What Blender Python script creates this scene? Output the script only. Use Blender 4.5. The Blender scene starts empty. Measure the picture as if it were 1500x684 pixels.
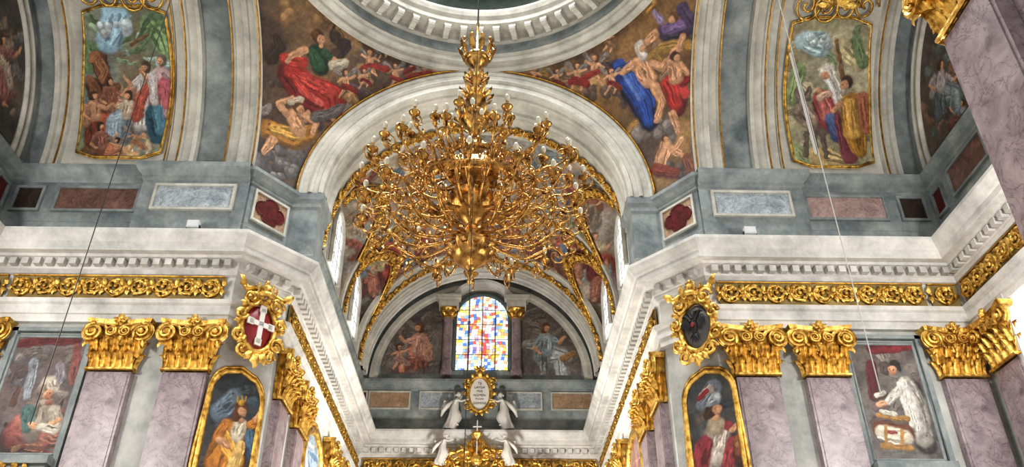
import bpy, math, random, numpy as np
from mathutils import Vector, Matrix
from mathutils.bvhtree import BVHTree
random.seed(4); RNG=np.random.RandomState(7)
scene=bpy.context.scene
pi=math.pi
# all heights below are measured from the eye; everything is lifted by EYE at the end
EYE=1.6
CAMX=0.72; PITCH=33.0; YAW=1.2; FPX=1200.0
cd=bpy.data.cameras.new('camera'); cam=bpy.data.objects.new('camera',cd); scene.collection.objects.link(cam)
cd.sensor_width=36; cd.lens=FPX/1500*36; cd.clip_end=300
cam.location=(CAMX,0,0); cam.rotation_euler=(math.radians(90+PITCH),0,math.radians(-YAW))
scene.camera=cam
RM=cam.rotation_euler.to_matrix(); CAM0=Vector((CAMX,0,0)); FW=RM@Vector((0,0,-1))
def sight(u,v): return (RM@Vector(((u-750)/FPX,(342-v)/FPX,-1))).normalized()
def C(h):
    h=h.lstrip('#'); r=[int(h[i:i+2],16)/255 for i in (0,2,4)]
    return np.array([c/12.92 if c<=.04045 else ((c+.055)/1.055)**2.4 for c in r])
# ---------------------------------------------------------------- materials
def newmat(name):
    m=bpy.data.materials.new(name); m.use_nodes=True
    nt=m.node_tree; b=nt.nodes['Principled BSDF']; return m,nt,b
def tex(nt,scale,detail=4,rough=.5,kind='ShaderNodeTexNoise',vec=None,dist=0):
    n=nt.nodes.new(kind); n.inputs['Scale'].default_value=scale
    if 'Detail' in n.inputs: n.inputs['Detail'].default_value=detail
    if 'Roughness' in n.inputs: n.inputs['Roughness'].default_value=rough
    if 'Distortion' in n.inputs: n.inputs['Distortion'].default_value=dist
    if vec is None:
        tc=nt.nodes.new('ShaderNodeTexCoord'); vec=tc.outputs['Object']
    nt.links.new(vec,n.inputs['Vector']); return n
def ramp(nt,src,stops):
    r=nt.nodes.new('ShaderNodeValToRGB'); e=r.color_ramp.elements
    while len(e)<len(stops): e.new(.5)
    for k,(p,c) in enumerate(stops):
        e[k].position=p; e[k].color=(*C(c),1)
    nt.links.new(src,r.inputs['Fac']); return r
def mixc(nt,a,b,fac=.5,mode='MULTIPLY'):
    mx=nt.nodes.new('ShaderNodeMix'); mx.data_type='RGBA'; mx.blend_type=mode; mx.inputs[0].default_value=fac
    nt.links.new(a,mx.inputs[6]); nt.links.new(b,mx.inputs[7]); return mx.outputs[2]
def bump(nt,b,src,strength,dist=.02):
    n=nt.nodes.new('ShaderNodeBump'); n.inputs['Strength'].default_value=strength; n.inputs['Distance'].default_value=dist
    nt.links.new(src,n.inputs['Height']); nt.links.new(n.outputs['Normal'],b.inputs['Normal'])
def stucco(name,c1,c2,c3,scale=.9,rough=.75,stain=.5):
    m,nt,b=newmat(name); n=tex(nt,scale,9,.7)
    r=ramp(nt,n.outputs['Fac'],[(.32,c1),(.5,c2),(.68,c3)])
    n3=tex(nt,.35,8,.75,dist=.5); r3=ramp(nt,n3.outputs['Fac'],[(.35,'8a8c8e'),(.6,'ffffff')])
    nt.links.new(mixc(nt,r.outputs['Color'],r3.outputs['Color'],stain),b.inputs['Base Color']); b.inputs['Roughness'].default_value=rough
    n2=tex(nt,18,5); bump(nt,b,n2.outputs['Fac'],.25,.01); return m
def marble(name,c1,c2,vein,scale=1.2,rough=.3,vs=1.6,va=.75,vw=.022):
    m,nt,b=newmat(name); n=tex(nt,scale,10,.68,dist=.9)
    r=ramp(nt,n.outputs['Fac'],[(.34,c1),(.64,c2)])
    n2=tex(nt,vs,9,.62,dist=1.2); mt=nt.nodes.new('ShaderNodeMath'); mt.operation='SUBTRACT'; mt.inputs[1].default_value=.5
    nt.links.new(n2.outputs['Fac'],mt.inputs[0]); ab=nt.nodes.new('ShaderNodeMath'); ab.operation='ABSOLUTE'; nt.links.new(mt.outputs[0],ab.inputs[0])
    mr=nt.nodes.new('ShaderNodeMapRange'); mr.inputs['From Min'].default_value=0; mr.inputs['From Max'].default_value=vw
    mr.inputs['To Min'].default_value=va; mr.inputs['To Max'].default_value=0; nt.links.new(ab.outputs[0],mr.inputs['Value'])
    mx=nt.nodes.new('ShaderNodeMix'); mx.data_type='RGBA'; nt.links.new(mr.outputs[0],mx.inputs[0]); nt.links.new(r.outputs['Color'],mx.inputs[6])
    mx.inputs[7].default_value=(*C(vein),1); nt.links.new(mx.outputs[2],b.inputs['Base Color']); b.inputs['Roughness'].default_value=rough; return m
def goldm(name,c1,c2,rough=.3,bs=9,bst=.7,metal=.9):
    m,nt,b=newmat(name); n=tex(nt,5,6)
    r=ramp(nt,n.outputs['Fac'],[(.3,c1),(.62,c2)]); nt.links.new(r.outputs['Color'],b.inputs['Base Color'])
    b.inputs['Metallic'].default_value=metal; b.inputs['Roughness'].default_value=rough
    n2=tex(nt,bs,6,.6); bump(nt,b,n2.outputs['Fac'],bst,.05); return m
def plain(name,c,rough=.6,metal=0,emit=None,es=0):
    m,nt,b=newmat(name); n=tex(nt,6,4); mx=nt.nodes.new('ShaderNodeMix'); mx.data_type='RGBA'; mx.blend_type='MULTIPLY'; mx.inputs[0].default_value=.18
    mx.inputs[6].default_value=(*C(c),1); nt.links.new(n.outputs['Color'],mx.inputs[7]); nt.links.new(mx.outputs[2],b.inputs['Base Color'])
    b.inputs['Roughness'].default_value=rough; b.inputs['Metallic'].default_value=metal
    if emit: b.inputs['Emission Color'].default_value=(*C(emit),1); b.inputs['Emission Strength'].default_value=es
    return m
def vcol(name,emit=0,rough=.6):
    m,nt,b=newmat(name); a=nt.nodes.new('ShaderNodeAttribute'); a.attribute_name='Col'
    n=tex(nt,7,6,.65); r=ramp(nt,n.outputs['Fac'],[(.3,'a4a09a'),(.65,'ffffff')])
    nt.links.new(mixc(nt,a.outputs['Color'],r.outputs['Color'],.8),b.inputs['Base Color']); b.inputs['Roughness'].default_value=rough
    if emit: nt.links.new(a.outputs['Color'],b.inputs['Emission Color']); b.inputs['Emission Strength'].default_value=emit
    return m
M_WHITE=stucco('white_stucco','b0aeaa','d2d0ca','e6e3dc',stain=.45)
M_WALL=stucco('pale_wall','9c9e9a','babab4','cecdc6',stain=.4)
M_GREY=stucco('grey_blue_stucco','677174','8e9594','aeb1ac',stain=.55)
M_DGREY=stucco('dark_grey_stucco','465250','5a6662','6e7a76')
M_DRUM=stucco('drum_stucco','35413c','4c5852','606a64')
M_RIB=stucco('rib_stucco','aaa79d','c7c4b8','dad7cc',stain=.45)
M_GOLD=goldm('gilding','8a5e1e','f4cb70',.34)
M_GOLD2=goldm('chandelier_gold','5a3a1a','d8a860',.22,14,.3)
M_GLINE=goldm('gold_line','8a6020','c89a48',.4)
M_PINK=marble('pink_marble','73646a','a69798','4a383f',1.5,.35,2.0,.62,.024)
M_SLABB=marble('brown_marble','553a30','84655a','2e201c',2.4,.4,4)
M_SLABG=marble('grey_green_marble','788488','b8bcc0','445660',3.4,.4,5)
M_SLABP=marble('rose_marble','8a746e','b49c94','66444a',3.4,.4,5)
M_SLABO=marble('ochre_marble','8a7056','b89c80','5a4c3e',3.2,.4,5)
M_RED=marble('red_marble','461618','742a2a','2a0e10',2,.35)
M_DARK=marble('dark_marble','2e241f','4a3c34','181412',2,.4)
M_PAINT=vcol('fresco_paint'); M_GLASS=vcol('stained_glass',1.2,.3)
M_STAT=plain('white_statue_stone','d6d3cc',.55)
M_LIT=plain('daylit_pane','ffffff',.5,0,'eef4ff',1.2)
M_BULB=plain('lamp_glass','dcd4be',.1,0)
M_BLACK=plain('black_paint','14110f',.6); M_INK=plain('grey_ink','55504a',.6)
M_WIRE=plain('wire','2a2826',.6); M_ROPE=plain('pale_cable','c4c2bc',.6)
M_SRED=plain('shield_red','8e262c',.4); M_SWHITE=plain('shield_white','e4e0d8',.5); M_SBLUE=plain('shield_slate','5e5c5e',.5)
M_GLINT=plain('fixture_white','d6d6d6',.4); M_FLOOR=marble('floor_stone','9a9188','c0b8ac','6f675f',.6,.4)
M_FRB=stucco('frieze_ground','6e5e38','94804e','aa9660')
# ---------------------------------------------------------------- mesh building
class MB:
    def __init__(s): s.v=[];s.f=[];s.n=0
    def add(s,v,f):
        v=np.asarray(v,float).reshape(-1,3); s.v.append(v); s.f.extend([tuple(int(i)+s.n for i in q) for q in f]); s.n+=len(v)
    def box(s,c,sz,X=(1,0,0),Y=(0,1,0),Z=(0,0,1),taper=1):
        c=np.array(c,float);X=np.array(X,float);Y=np.array(Y,float);Z=np.array(Z,float); v=[]
        for k in (-1,1):
            t=taper if k>0 else 1
            for a,b in((-1,-1),(1,-1),(1,1),(-1,1)): v.append(c+X*a*sz[0]/2*t+Y*b*sz[1]/2*t+Z*k*sz[2]/2)
        s.add(v,[(3,2,1,0),(4,5,6,7),(0,1,5,4),(1,2,6,5),(2,3,7,6),(3,0,4,7)])
    def tube(s,P,r,n=6,closed=False):
        P=np.asarray(P,float); m=len(P); r=np.broadcast_to(np.asarray(r,float),(m,))
        if closed: T=np.roll(P,-1,0)-np.roll(P,1,0)
        else: T=np.gradient(P,axis=0)
        T/=np.linalg.norm(T,axis=1)[:,None]+1e-9
        ref=np.array([0,0,1.]) if abs(T[:,2]).mean()<.6 else (np.array([0,1.,0]) if abs(T[:,1]).mean()<.6 else np.array([1.,0,0]))
        N=np.zeros_like(P); cur=ref-T[0]*T[0].dot(ref); cur/=np.linalg.norm(cur)+1e-9
        for i in range(m):
            cur=cur-T[i]*T[i].dot(cur); L=np.linalg.norm(cur)
            if L<1e-6: cur=np.array([.3,.5,.8])-T[i]*T[i].dot([.3,.5,.8]); L=np.linalg.norm(cur)
            cur=cur/L; N[i]=cur
        B=np.cross(T,N); a=np.arange(n)*2*pi/n
        V=P[:,None]+r[:,None,None]*(np.cos(a)[None,:,None]*N[:,None]+np.sin(a)[None,:,None]*B[:,None])
        F=[]
        for i in range(m if closed else m-1):
            j=(i+1)%m
            for k in range(n): F.append((i*n+k,i*n+(k+1)%n,j*n+(k+1)%n,j*n+k))
        if not closed: F.append(tuple(range(n))[::-1]); F.append(tuple(range((m-1)*n,m*n)))
        s.add(V,F)
    def lathe(s,prof,n=24,c=(0,0,0),a0=0,a1=2*pi):
        full=abs(a1-a0-2*pi)<1e-6; A=np.linspace(a0,a1,n+(0 if full else 1),endpoint=not full)
        pr=np.array(prof,float); m=len(A); k=len(pr)
        V=np.stack([c[0]+pr[None,:,0]*np.cos(A)[:,None],c[1]+pr[None,:,0]*np.sin(A)[:,None],np.broadcast_to(c[2]+pr[None,:,1],(m,k))],-1)
        F=[]
        for i in range(m if full else m-1):
            j=(i+1)%m
            for q in range(k-1): F.append((i*k+q,j*k+q,j*k+q+1,i*k+q+1))
        s.add(V,F)
    def ell(s,c,r,n=8,X=(1,0,0),Y=(0,1,0),Z=(0,0,1)):
        th=np.linspace(0,pi,n//2+2); ph=np.arange(n)*2*pi/n; X,Y,Z=map(np.array,(X,Y,Z)); c=np.array(c,float)
        V=[];F=[];k=len(th)
        for t in th:
            for p in ph: V.append(c+X*r[0]*math.sin(t)*math.cos(p)+Y*r[1]*math.sin(t)*math.sin(p)+Z*r[2]*math.cos(t))
        for i in range(k-1):
            for j in range(n): F.append((i*n+j,(i+1)*n+j,(i+1)*n+(j+1)%n,i*n+(j+1)%n))
        s.add(V,F)
    def leaf(s,p,d,nrm,L,w,th=.03):
        p=np.array(p,float); d=np.array(d,float); d/=np.linalg.norm(d)+1e-9; nrm=np.array(nrm,float); side=np.cross(d,nrm); side/=np.linalg.norm(side)+1e-9
        v=[p,p+d*L*.45+side*w/2,p+d*L+nrm*th*.5,p+d*L*.45-side*w/2,p+d*L*.4+nrm*th*1.6,p+d*L*.8+side*w*.22+nrm*th,p+d*L*.8-side*w*.22+nrm*th]
        s.add(v,[(0,1,4),(1,5,4),(5,2,4),(2,6,4),(6,3,4),(3,0,4)])
    def arr(s): return np.concatenate(s.v)
    def mesh(s,name,off=(0,0,0)):
        me=bpy.data.meshes.new(name); V=s.arr()-np.array(off); me.from_pydata(V.tolist(),[],s.f); me.update(); return me
def link(name,data,parent=None,label=None,category=None,kind=None,group=None,loc=None):
    o=bpy.data.objects.new(name,data); scene.collection.objects.link(o)
    if parent: o.parent=parent
    if loc is not None: o.location=loc
    if label: o['label']=label
    if category: o['category']=category
    if kind: o['kind']=kind
    if group: o['group']=group
    return o
def build(mb,name,mat,parent=None,smooth=False,recentre=True,**kw):
    if parent is not None: off=tuple(parent.location)
    elif recentre:
        V=mb.arr(); off=((V[:,0].min()+V[:,0].max())/2,(V[:,1].min()+V[:,1].max())/2,V[:,2].min())
    else: off=(0,0,0)
    me=mb.mesh(name,off); me.materials.append(mat)
    if smooth: me.polygons.foreach_set('use_smooth',[True]*len(me.polygons))
    return link(name,me,parent,loc=None if parent is not None else off,**kw)
def empty(name,loc,**kw): return link(name,None,loc=loc,**kw)
def sweep(mb,path,prof,i0=0,i1=None):
    P=[np.array(p,float) for p in path]; i1=len(P)-1 if i1 is None else i1
    def nr(a,b): d=b-a; d/=np.linalg.norm(d); return np.array([d[1],-d[0]])
    V=[]
    for i in range(i0,i1+1):
        n1=nr(P[i-1],P[i]) if i>0 else None; n2=nr(P[i],P[i+1]) if i<len(P)-1 else None
        if n1 is None: m=n2
        elif n2 is None: m=n1
        else: m=(n1+n2)/(1+n1.dot(n2))
        for d,z in prof: q=P[i]+m*d; V.append((q[0],q[1],z))
    k=len(prof);F=[]
    for i in range(i1-i0):
        for j in range(k-1): F.append((i*k+j,(i+1)*k+j,(i+1)*k+j+1,i*k+j+1))
    mb.add(V,F)
CY=15.65; ZS=15.8
def barrel_x(mb,prof,a,b,p0,p1,n=48):
    V=[];k=len(prof);F=[]
    for p in np.linspace(math.radians(p0),math.radians(p1),n+1):
        for x,d in prof: V.append((x,CY+(a-d)*math.cos(p),ZS+(b-d)*math.sin(p)))
    for i in range(n):
        for j in range(k-1): F.append((i*k+j,(i+1)*k+j,(i+1)*k+j+1,i*k+j+1))
    mb.add(V,F)
def barrel_y(mb,prof,a,b,p0=0,p1=180,n=72,zc=ZS):
    V=[];k=len(prof);F=[]
    for p in np.linspace(math.radians(p0),math.radians(p1),n+1):
        for y,d in prof: V.append(((a-d)*math.cos(p),y,zc+(b-d)*math.sin(p)))
    for i in range(n):
        for j in range(k-1): F.append((i*k+j,(i+1)*k+j,(i+1)*k+j+1,i*k+j+1))
    mb.add(V,F)
# ---------------------------------------------------------------- fresco painting (colours stored per vertex)
def vn(P,s,seed):
    r=np.random.RandomState(seed); o=np.zeros(len(P))
    for k in range(5):
        d=r.normal(size=3); d/=np.linalg.norm(d); d*=s*(1+.8*k); o+=np.sin(P@d+r.rand()*6.28+1.3*np.sin(P@(r.normal(size=3)*s*.7)))/(1+.5*k)
    return o/2.4
def basecol(V,cols,scale,seed):
    w=[np.exp(3.5*vn(V,scale,seed+i*3)) for i in range(len(cols))]; W=sum(w)
    return sum((wi/W)[:,None]*C(c)[None] for wi,c in zip(w,cols))
def enrich(st,seed):
    "adds fold lines and glints along the broad brush shapes"
    r=random.Random(seed); out=[]
    for c,pts in st:
        out.append((c,pts)); R=max(p[2] for p in pts)
        if len(pts)>=2 and R>=3.5:
            n=3 if R<7 else 7 if R<13 else 10
            for k in range(n):
                f=r.uniform(-.8,.8); q=[]; w=r.uniform(-.25,.25)
                for i,(u,v,rr) in enumerate(pts):
                    a=pts[max(i-1,0)]; b=pts[min(i+1,len(pts)-1)]; dx,dy=b[0]-a[0],b[1]-a[1]; L=math.hypot(dx,dy)+1e-6
                    ff=f+w*(i-.5); q.append((u-dy/L*rr*ff,v+dx/L*rr*ff,max(.6,rr*.1)))
                a,b=q[0],q[-1]
                if len(q)==2:
                    t0,t1=r.uniform(-.2,.3),r.uniform(.7,1.15); q=[(a[0]+(b[0]-a[0])*t0,a[1]+(b[1]-a[1])*t0,a[2]),(a[0]+(b[0]-a[0])*.5+r.uniform(-1,1)*R*.12,a[1]+(b[1]-a[1])*.5+r.uniform(-1,1)*R*.12,a[2]*1.5),(a[0]+(b[0]-a[0])*t1,a[1]+(b[1]-a[1])*t1,b[2]*.7)]
                out.append((c*(1.5 if k%2 else .5),q))
    return out
def clutter(box,cols,n,size,seed):
    r=random.Random(seed); o=[]
    for k in range(n):
        u=r.uniform(box[0],box[2]); v=r.uniform(box[1],box[3]); a=r.uniform(0,6.28); L=size*r.uniform(.6,2.2); s=size*r.uniform(.35,1); b=a+r.uniform(-.9,.9)
        p1=(u+L*math.cos(a),v+L*math.sin(a)*.6); o.append((C(r.choice(cols))*r.uniform(.7,1.25),[(u,v,s),(p1[0],p1[1],s*.8),(p1[0]+L*.7*math.cos(b),p1[1]+L*.6*math.sin(b),s*.4)]))
    return o
def cloud(u,v,w,c,seed):
    "billowing cloud bank made of overlapping puffs with lit tops"
    r=random.Random(seed); o=[]
    for k in range(9):
        x=u+r.uniform(-1,1)*w; y=v+r.uniform(-.35,.35)*w; s=w*r.uniform(.22,.42); o.append((C(c)*r.uniform(.6,.9),[(x,y,s)])); o.append((C(c)*r.uniform(1.1,1.5),[(x-s*.2,y-s*.35,s*.6)]))
    return o
def paint(V,F,cols,bscale,strokes,seed):
    V=np.asarray(V,float); col=basecol(V,cols,bscale,seed)
    col*= (0.85+.3*vn(V,4,seed+50))[:,None]*(1+.15*vn(V,13,seed+51))[:,None]
    J=np.stack([vn(V,7,seed+60+i) for i in range(3)],-1)*.035+np.stack([vn(V,18,seed+64+i) for i in range(3)],-1)*.014; W=V+J
    bvh=BVHTree.FromPolygons([tuple(p) for p in V.tolist()],[f for f in F]); mean=Vector(V.mean(0))
    md=(mean-CAM0).length; sc=vn(V,9,seed+70); sc2=vn(V,22,seed+71); LD=np.array([-.45,-.25,.85])
    for si,(c,pts) in enumerate(enrich(strokes,seed)):
        P=[];R=[]
        for (u,v,r) in pts:
            d=sight(u,v); h=bvh.ray_cast(CAM0,d)[0]
            if h is None: h=CAM0+d*md
            P.append(np.array(h)); R.append(r*1.08*(h-CAM0).dot(FW)/FPX)
        P0=np.array(P); mx_=max(R)+.3
        idx=np.where(np.all((V>P0.min(0)-mx_)&(V<P0.max(0)+mx_),axis=1))[0]
        if not len(idx): continue
        Wi=W[idx]; q=np.full(len(idx),9.); li=np.zeros(len(idx))
        if len(P)==1: P.append(P[0]+1e-4); R.append(R[0])
        for a,b,ra,rb in zip(P[:-1],P[1:],R[:-1],R[1:]):
            ab=b-a; t=np.clip((Wi-a)@ab/(ab@ab+1e-12),0,1); D=Wi-(a+t[:,None]*ab); rr=ra+(rb-ra)*t; dist=np.linalg.norm(D,axis=1)/rr
            k=dist<q; q=np.where(k,dist,q); li=np.where(k,(D@LD)/rr,li)
        m=q<1
        if max(R)<.05: sh=np.ones(len(idx))
        else: sh=(.98+.36*li-.3*q**3)*(1+.22*sc[idx]+.1*sc2[idx])
        al=np.clip((1-q)/.26,0,1)[m][:,None]
        col[idx[m]]=col[idx[m]]*(1-al)+al*c[None]*np.clip(sh,.2,1.6)[m,None]
    return np.clip(col,0,1)
def S(c,*pts):
    return (C(c) if isinstance(c,str) else c, list(pts))
SK='d09e78'
def fig(u,v,h,robe='a03028',robe2='3f5a78',skin=SK,hair='4a3222',m=1,pose='stand'):
    "u,v: head centre, h: head height in px"
    f=lambda *p:[(u+m*a*h,v+b*h,r*h) for a,b,r in p]; L=[]
    d=C(robe)*.5; L2=C(robe2)
    if pose=='stand':
        L+= [(d,f((-.1,1.5,.95),(-.1,3.4,1.1),(.1,6.2,1.35))),(C(robe),f((0,1.3,.75),(.1,3.2,.85),(.2,6.0,1.0)))]
        L+= [(L2,f((-.7,1.6,.5),(.5,3.4,.7),(.9,5.2,.6)))]
        L+= [(C(robe)*.8,f((-.6,1.3,.4),(-1.2,2.4,.4))),(C(skin),f((-1.2,2.6,.25),(-.7,3.1,.2))),(C(robe)*1.1,f((.6,1.3,.4),(1.3,1.9,.34))),(C(skin),f((1.5,1.9,.24),(2.0,1.1,.2))),(C(skin),f((2.1,.9,.18)))]
        L+= [(C(skin),f((.1,7.2,.25),(.5,7.4,.2)))]
    elif pose=='sit':
        L+= [(d,f((0,1.5,1.1),(.4,3.2,1.7),(1.6,3.6,1.3),(1.8,5.6,1.1))),(C(robe),f((.2,3.0,1.25),(1.7,3.2,1.0),(1.9,5.3,.85))),(C(robe)*1.25,f((1.0,3.0,.4),(1.9,3.3,.45),(2.0,4.8,.35))),(d*.9,f((-.4,3.4,.9),(-.2,5.4,1.1)))]
        L+= [(L2,f((0,1.3,.9),(.05,2.5,.9))),(L2*.7,f((-.8,1.8,.5),(-1.0,3.4,.6)))]
        L+= [(L2*.9,f((-.7,1.3,.4),(-1.2,2.2,.34))),(C(skin),f((-1.3,2.3,.24),(-.6,2.9,.2))),(L2*1.1,f((.7,1.3,.38),(1.3,1.6,.32))),(C(skin),f((1.5,1.7,.24),(2.1,1.0,.2)))]
        L+= [(C(skin),f((2.0,6.0,.3),(2.5,6.4,.22)))]
    elif pose=='putto':
        L+= [(C('8a8078'),f((-.5,.6,.25),(-1.5,-.3,.45))),(C('8a8078'),f((.5,.6,.25),(1.4,-.3,.4)))]
        L+= [(C(skin),f((0,.9,.5),(.2,1.9,.55))),(C(skin),f((.2,2.1,.36),(.9,2.8,.3),(.5,3.6,.2))),(C(skin),f((0,2.1,.36),(-.4,3.0,.26),(-.9,3.6,.2))),(C(skin),f((.4,.9,.24),(1.3,.5,.2))),(C(skin),f((-.4,.9,.24),(-1.2,1.3,.2))),(C(robe),f((-.4,1.9,.4),(.7,2.2,.5),(1.6,2.9,.4)))]
    L+= [(C(skin)*.85,f((0,.6,.24))),(C(hair),f((-.08,-.14,.56),(-.18,.22,.46))),(C(skin),f((.12,.04,.37),(.12,.2,.28))),(C(skin)*1.25,f((.16,-.06,.16))),(C('3a2018'),f((.0,.0,.06))),(C('3a2018'),f((.26,.0,.06))),(C(skin)*.75,f((.14,.02,.05),(.15,.14,.06))),(C('8a3a30'),f((.14,.26,.07)))]
    return L
def canvas(name,mapf,ns,nt,cols,bscale,strokes,seed,parent=None,fr=.0,frmat=None,thing=None,fn='frame',**kw):
    mb=MB(); S_,T_=np.meshgrid(np.linspace(0,1,ns+1),np.linspace(0,1,nt+1)); V=mapf(S_.ravel(),T_.ravel())
    F=[(j*(ns+1)+i,j*(ns+1)+i+1,(j+1)*(ns+1)+i+1,(j+1)*(ns+1)+i) for j in range(nt) for i in range(ns)]
    mb.add(V,F); col=paint(V,F,cols,bscale,strokes,seed)
    o=build(mb,name,kw.pop('mat',M_PAINT),parent=parent,smooth=True,**kw)
    a=o.data.attributes.new('Col','FLOAT_COLOR','POINT'); a.data.foreach_set('color',np.concatenate([col,np.ones((len(col),1))],1).ravel())
    if fr:
        k=24; e=np.linspace(0,1,k,endpoint=False)
        s=np.concatenate([e,np.ones(k),1-e,np.zeros(k)]); t=np.concatenate([np.zeros(k),e,np.ones(k),1-e])
        B=mapf(s,t); keep=[0]
        for i in range(1,len(B)):
            if np.linalg.norm(B[i]-B[keep[-1]])>.03: keep.append(i)
        B=B[keep]; fb=MB(); fb.tube(B,fr,6,True)
        cen=B.mean(0); fb.tube(cen+(B-cen)*(1+1.5*fr/np.linalg.norm(B-cen,axis=1))[:,None],fr*.55,5,True)
        build(fb,fn,frmat or M_GOLD,parent=parent,smooth=True)
    return o
def planar(c,X,Z,w,h,arch=0):
    c=np.array(c,float);X=np.array(X,float);Z=np.array(Z,float)
    def f(s,t):
        x=(s-.5)*w; z=(t-.5)*h
        if arch:
            za=h/2-arch; k=np.where(z>za,np.sqrt(np.clip(1-((z-za)/arch)**2,0,1)),1); x=x*k
        return c[None]+x[:,None]*X[None]+z[:,None]*Z[None]
    return f
def scrolls(mb,mp,L,H,unit=None,rad=.045,n=5,lv=11):
    unit=unit or H*1.0; N=max(1,int(round(L/unit))); un=L/N
    A=lambda *x:[np.array([q]) for q in x]
    for i in range(N):
        s0=(i+.5)*un; sg=1 if i%2==0 else -1
        t=np.linspace(0,1,26); R=H*.40*(1-t)**.75+.02; ang=sg*(t*3.6*pi)+(-sg)*pi/2
        mb.tube(mp(s0+R*np.cos(ang),R*np.sin(ang)*.98,.05+.05*np.sin(t*pi)),rad*(1.25-.5*t),n)
        tt=np.linspace(0,1,10); mb.tube(mp(s0-un*.5+tt*un*.5,-sg*H*.40*np.sin(tt*pi/2),.03+0*tt),rad*.9,n)
        mb.tube(mp(s0+tt*un*.5,-sg*H*.4*np.cos(tt*pi/2),.03+0*tt),rad*.7,n)
        o=mp(*A(s0,0.,1.))[0]-mp(*A(s0,0.,0.))[0]
        for k in range(lv):
            a=k*6.28/lv+i; r1=H*(.43 if k%2 else .3)
            p=mp(*A(s0+r1*.9*math.cos(a),r1*math.sin(a)*.85,.05))[0]; q=mp(*A(s0+r1*.9*math.cos(a+.7),r1*math.sin(a+.7)*.85,.05))[0]
            mb.leaf(p,q-p,o,H*.34,H*.2,.07)
        for a in (-1,1):
            p=mp(*A(s0+un*.5,0.,.04))[0]; q=mp(*A(s0+un*.5+.05*sg,a*.3,.04))[0]; mb.leaf(p,q-p,o,H*.42,H*.26,.08)
        mb.ell(mp(*A(s0,0.,.1))[0],(H*.1,)*3,6); mb.ell(mp(*A(s0+un*.5,0.,.08))[0],(H*.07,)*3,6)
def lin(p0,d,nv):
    p0=np.array(p0,float);d=np.array(d,float);nv=np.array(nv,float)
    return lambda s,h,o:p0[None]+np.asarray(s)[:,None]*d[None]+np.asarray(h)[:,None]*np.array([[0,0,1.]])+np.asarray(o)[:,None]*nv[None]
def arcy(y,a,b):
    return lambda s,h,o:np.stack([(a-np.asarray(o))*np.cos(np.asarray(s)/a),y+np.asarray(h),ZS+(b-np.asarray(o))*np.sin(np.asarray(s)/a)],-1)
# ================================================================ SHELL
XE=14.4; YB=37.6
low=[(-XE,3),(-XE,20.9),(-6.9,20.9),(-5.75,22.15),(-5.75,YB),(5.75,YB),(5.75,22.15),(6.9,20.9),(XE,20.9),(XE,3)]
att=[(-XE,3),(-XE,20.85),(-7.0,20.85),(-5.95,22.2),(-5.95,YB),(5.95,YB),(5.95,22.2),(7.0,20.85),(XE,20.85),(XE,3)]
SEG={'left':(0,4),'back':(4,5),'right':(5,9)}
n=[0]
def trim(m,mat,smooth=False,**kw):
    n[0]+=1; return build(m,'trim_%d'%n[0],mat,smooth=smooth,kind='structure',**kw)
for sd,(a,b) in SEG.items():
    m=MB(); sweep(m,low,[(0,-EYE),(0,11.2)],a,b); build(m,'wall_'+sd,M_WALL,kind='structure')
    m=MB(); sweep(m,low,[(.0,10.38),(.16,10.38),(.16,10.6),(.22,10.62),(.22,10.88),(.3,10.93),(.34,11.04),(.05,11.08),(.05,11.9),(.14,11.94),(.2,12.02),(.2,12.06)],a,b); trim(m,M_WHITE,label='white architrave and frieze band')
    m=MB(); sweep(m,low,[(.2,12.06),(.24,12.1),(.24,12.3),(.45,12.34),(.5,12.4),(.72,12.4),(.74,12.43),(.74,12.6),(.8,12.64),(.84,12.72),(.93,12.84),(.97,12.9),(.97,13.0),(-.3,13.06)],a,b); trim(m,M_WHITE,label='heavy white projecting cornice')
    m=MB(); sweep(m,att,[(0,13.0),(.12,13.0),(.12,13.4),(.04,13.5),(.04,13.75),(0,13.8),(0,15.4)],a,b); trim(m,M_GREY,label='grey blue attic wall')
    m=MB(); sweep(m,att,[(0,15.25),(.06,15.3),(.06,15.4),(.16,15.48),(.22,15.6),(.28,15.66),(.28,15.78),(-.4,15.84)],a,b); trim(m,M_GREY,label='grey impost moulding')
    m=MB()
    for i in range(a,b):
        p=np.array(low[i],float);q=np.array(low[i+1],float); d=q-p; L=np.linalg.norm(d); d/=L; nn=np.array([d[1],-d[0]])
        k=int(L/.34)
        for j in range(k):
            c=p+d*(j+.5)*L/k+nn*.34
            if c[1]<14: continue
            m.box((c[0],c[1],12.2),(.19,.2,.2),(d[0],d[1],0),(nn[0],nn[1],0))
    trim(m,M_WHITE,label='row of white dentils')
for s in (-1,1):
    m=MB(); x0=10.3
    P=[(-x0-.01,20.85),(-x0,20.68),(-7.0,20.68)] if s<0 else [(7.0,20.68),(x0,20.68),(x0+.01,20.85)]
    sweep(m,P,[(0,13.0),(0,15.25),(.06,15.3),(.06,15.42),(.18,15.52),(.26,15.66),(.26,15.82),(-.2,15.86)]); trim(m,M_GREY,label='projecting attic block')
    # pier carrying the foot of the chancel arch
    P=[(-6.1,22.12),(-5.12,22.12),(-5.12,23.32),(-6.1,23.32)] if s<0 else [(6.1,23.32),(5.12,23.32),(5.12,22.12),(6.1,22.12)]
    m=MB(); sweep(m,P,[(.0,13.0),(.08,13.0),(.08,13.4),(0,13.5),(0,15.2),(.05,15.28),(.05,15.42),(.12,15.55),(.14,15.78),(-.3,15.82)]); trim(m,M_GREY,label='grey pier below chancel arch')
m=MB(); m.box((0,20,-EYE-.1),(32,44,.2)); build(m,'floor',M_FLOOR,kind='structure')
TB=5.6
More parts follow.
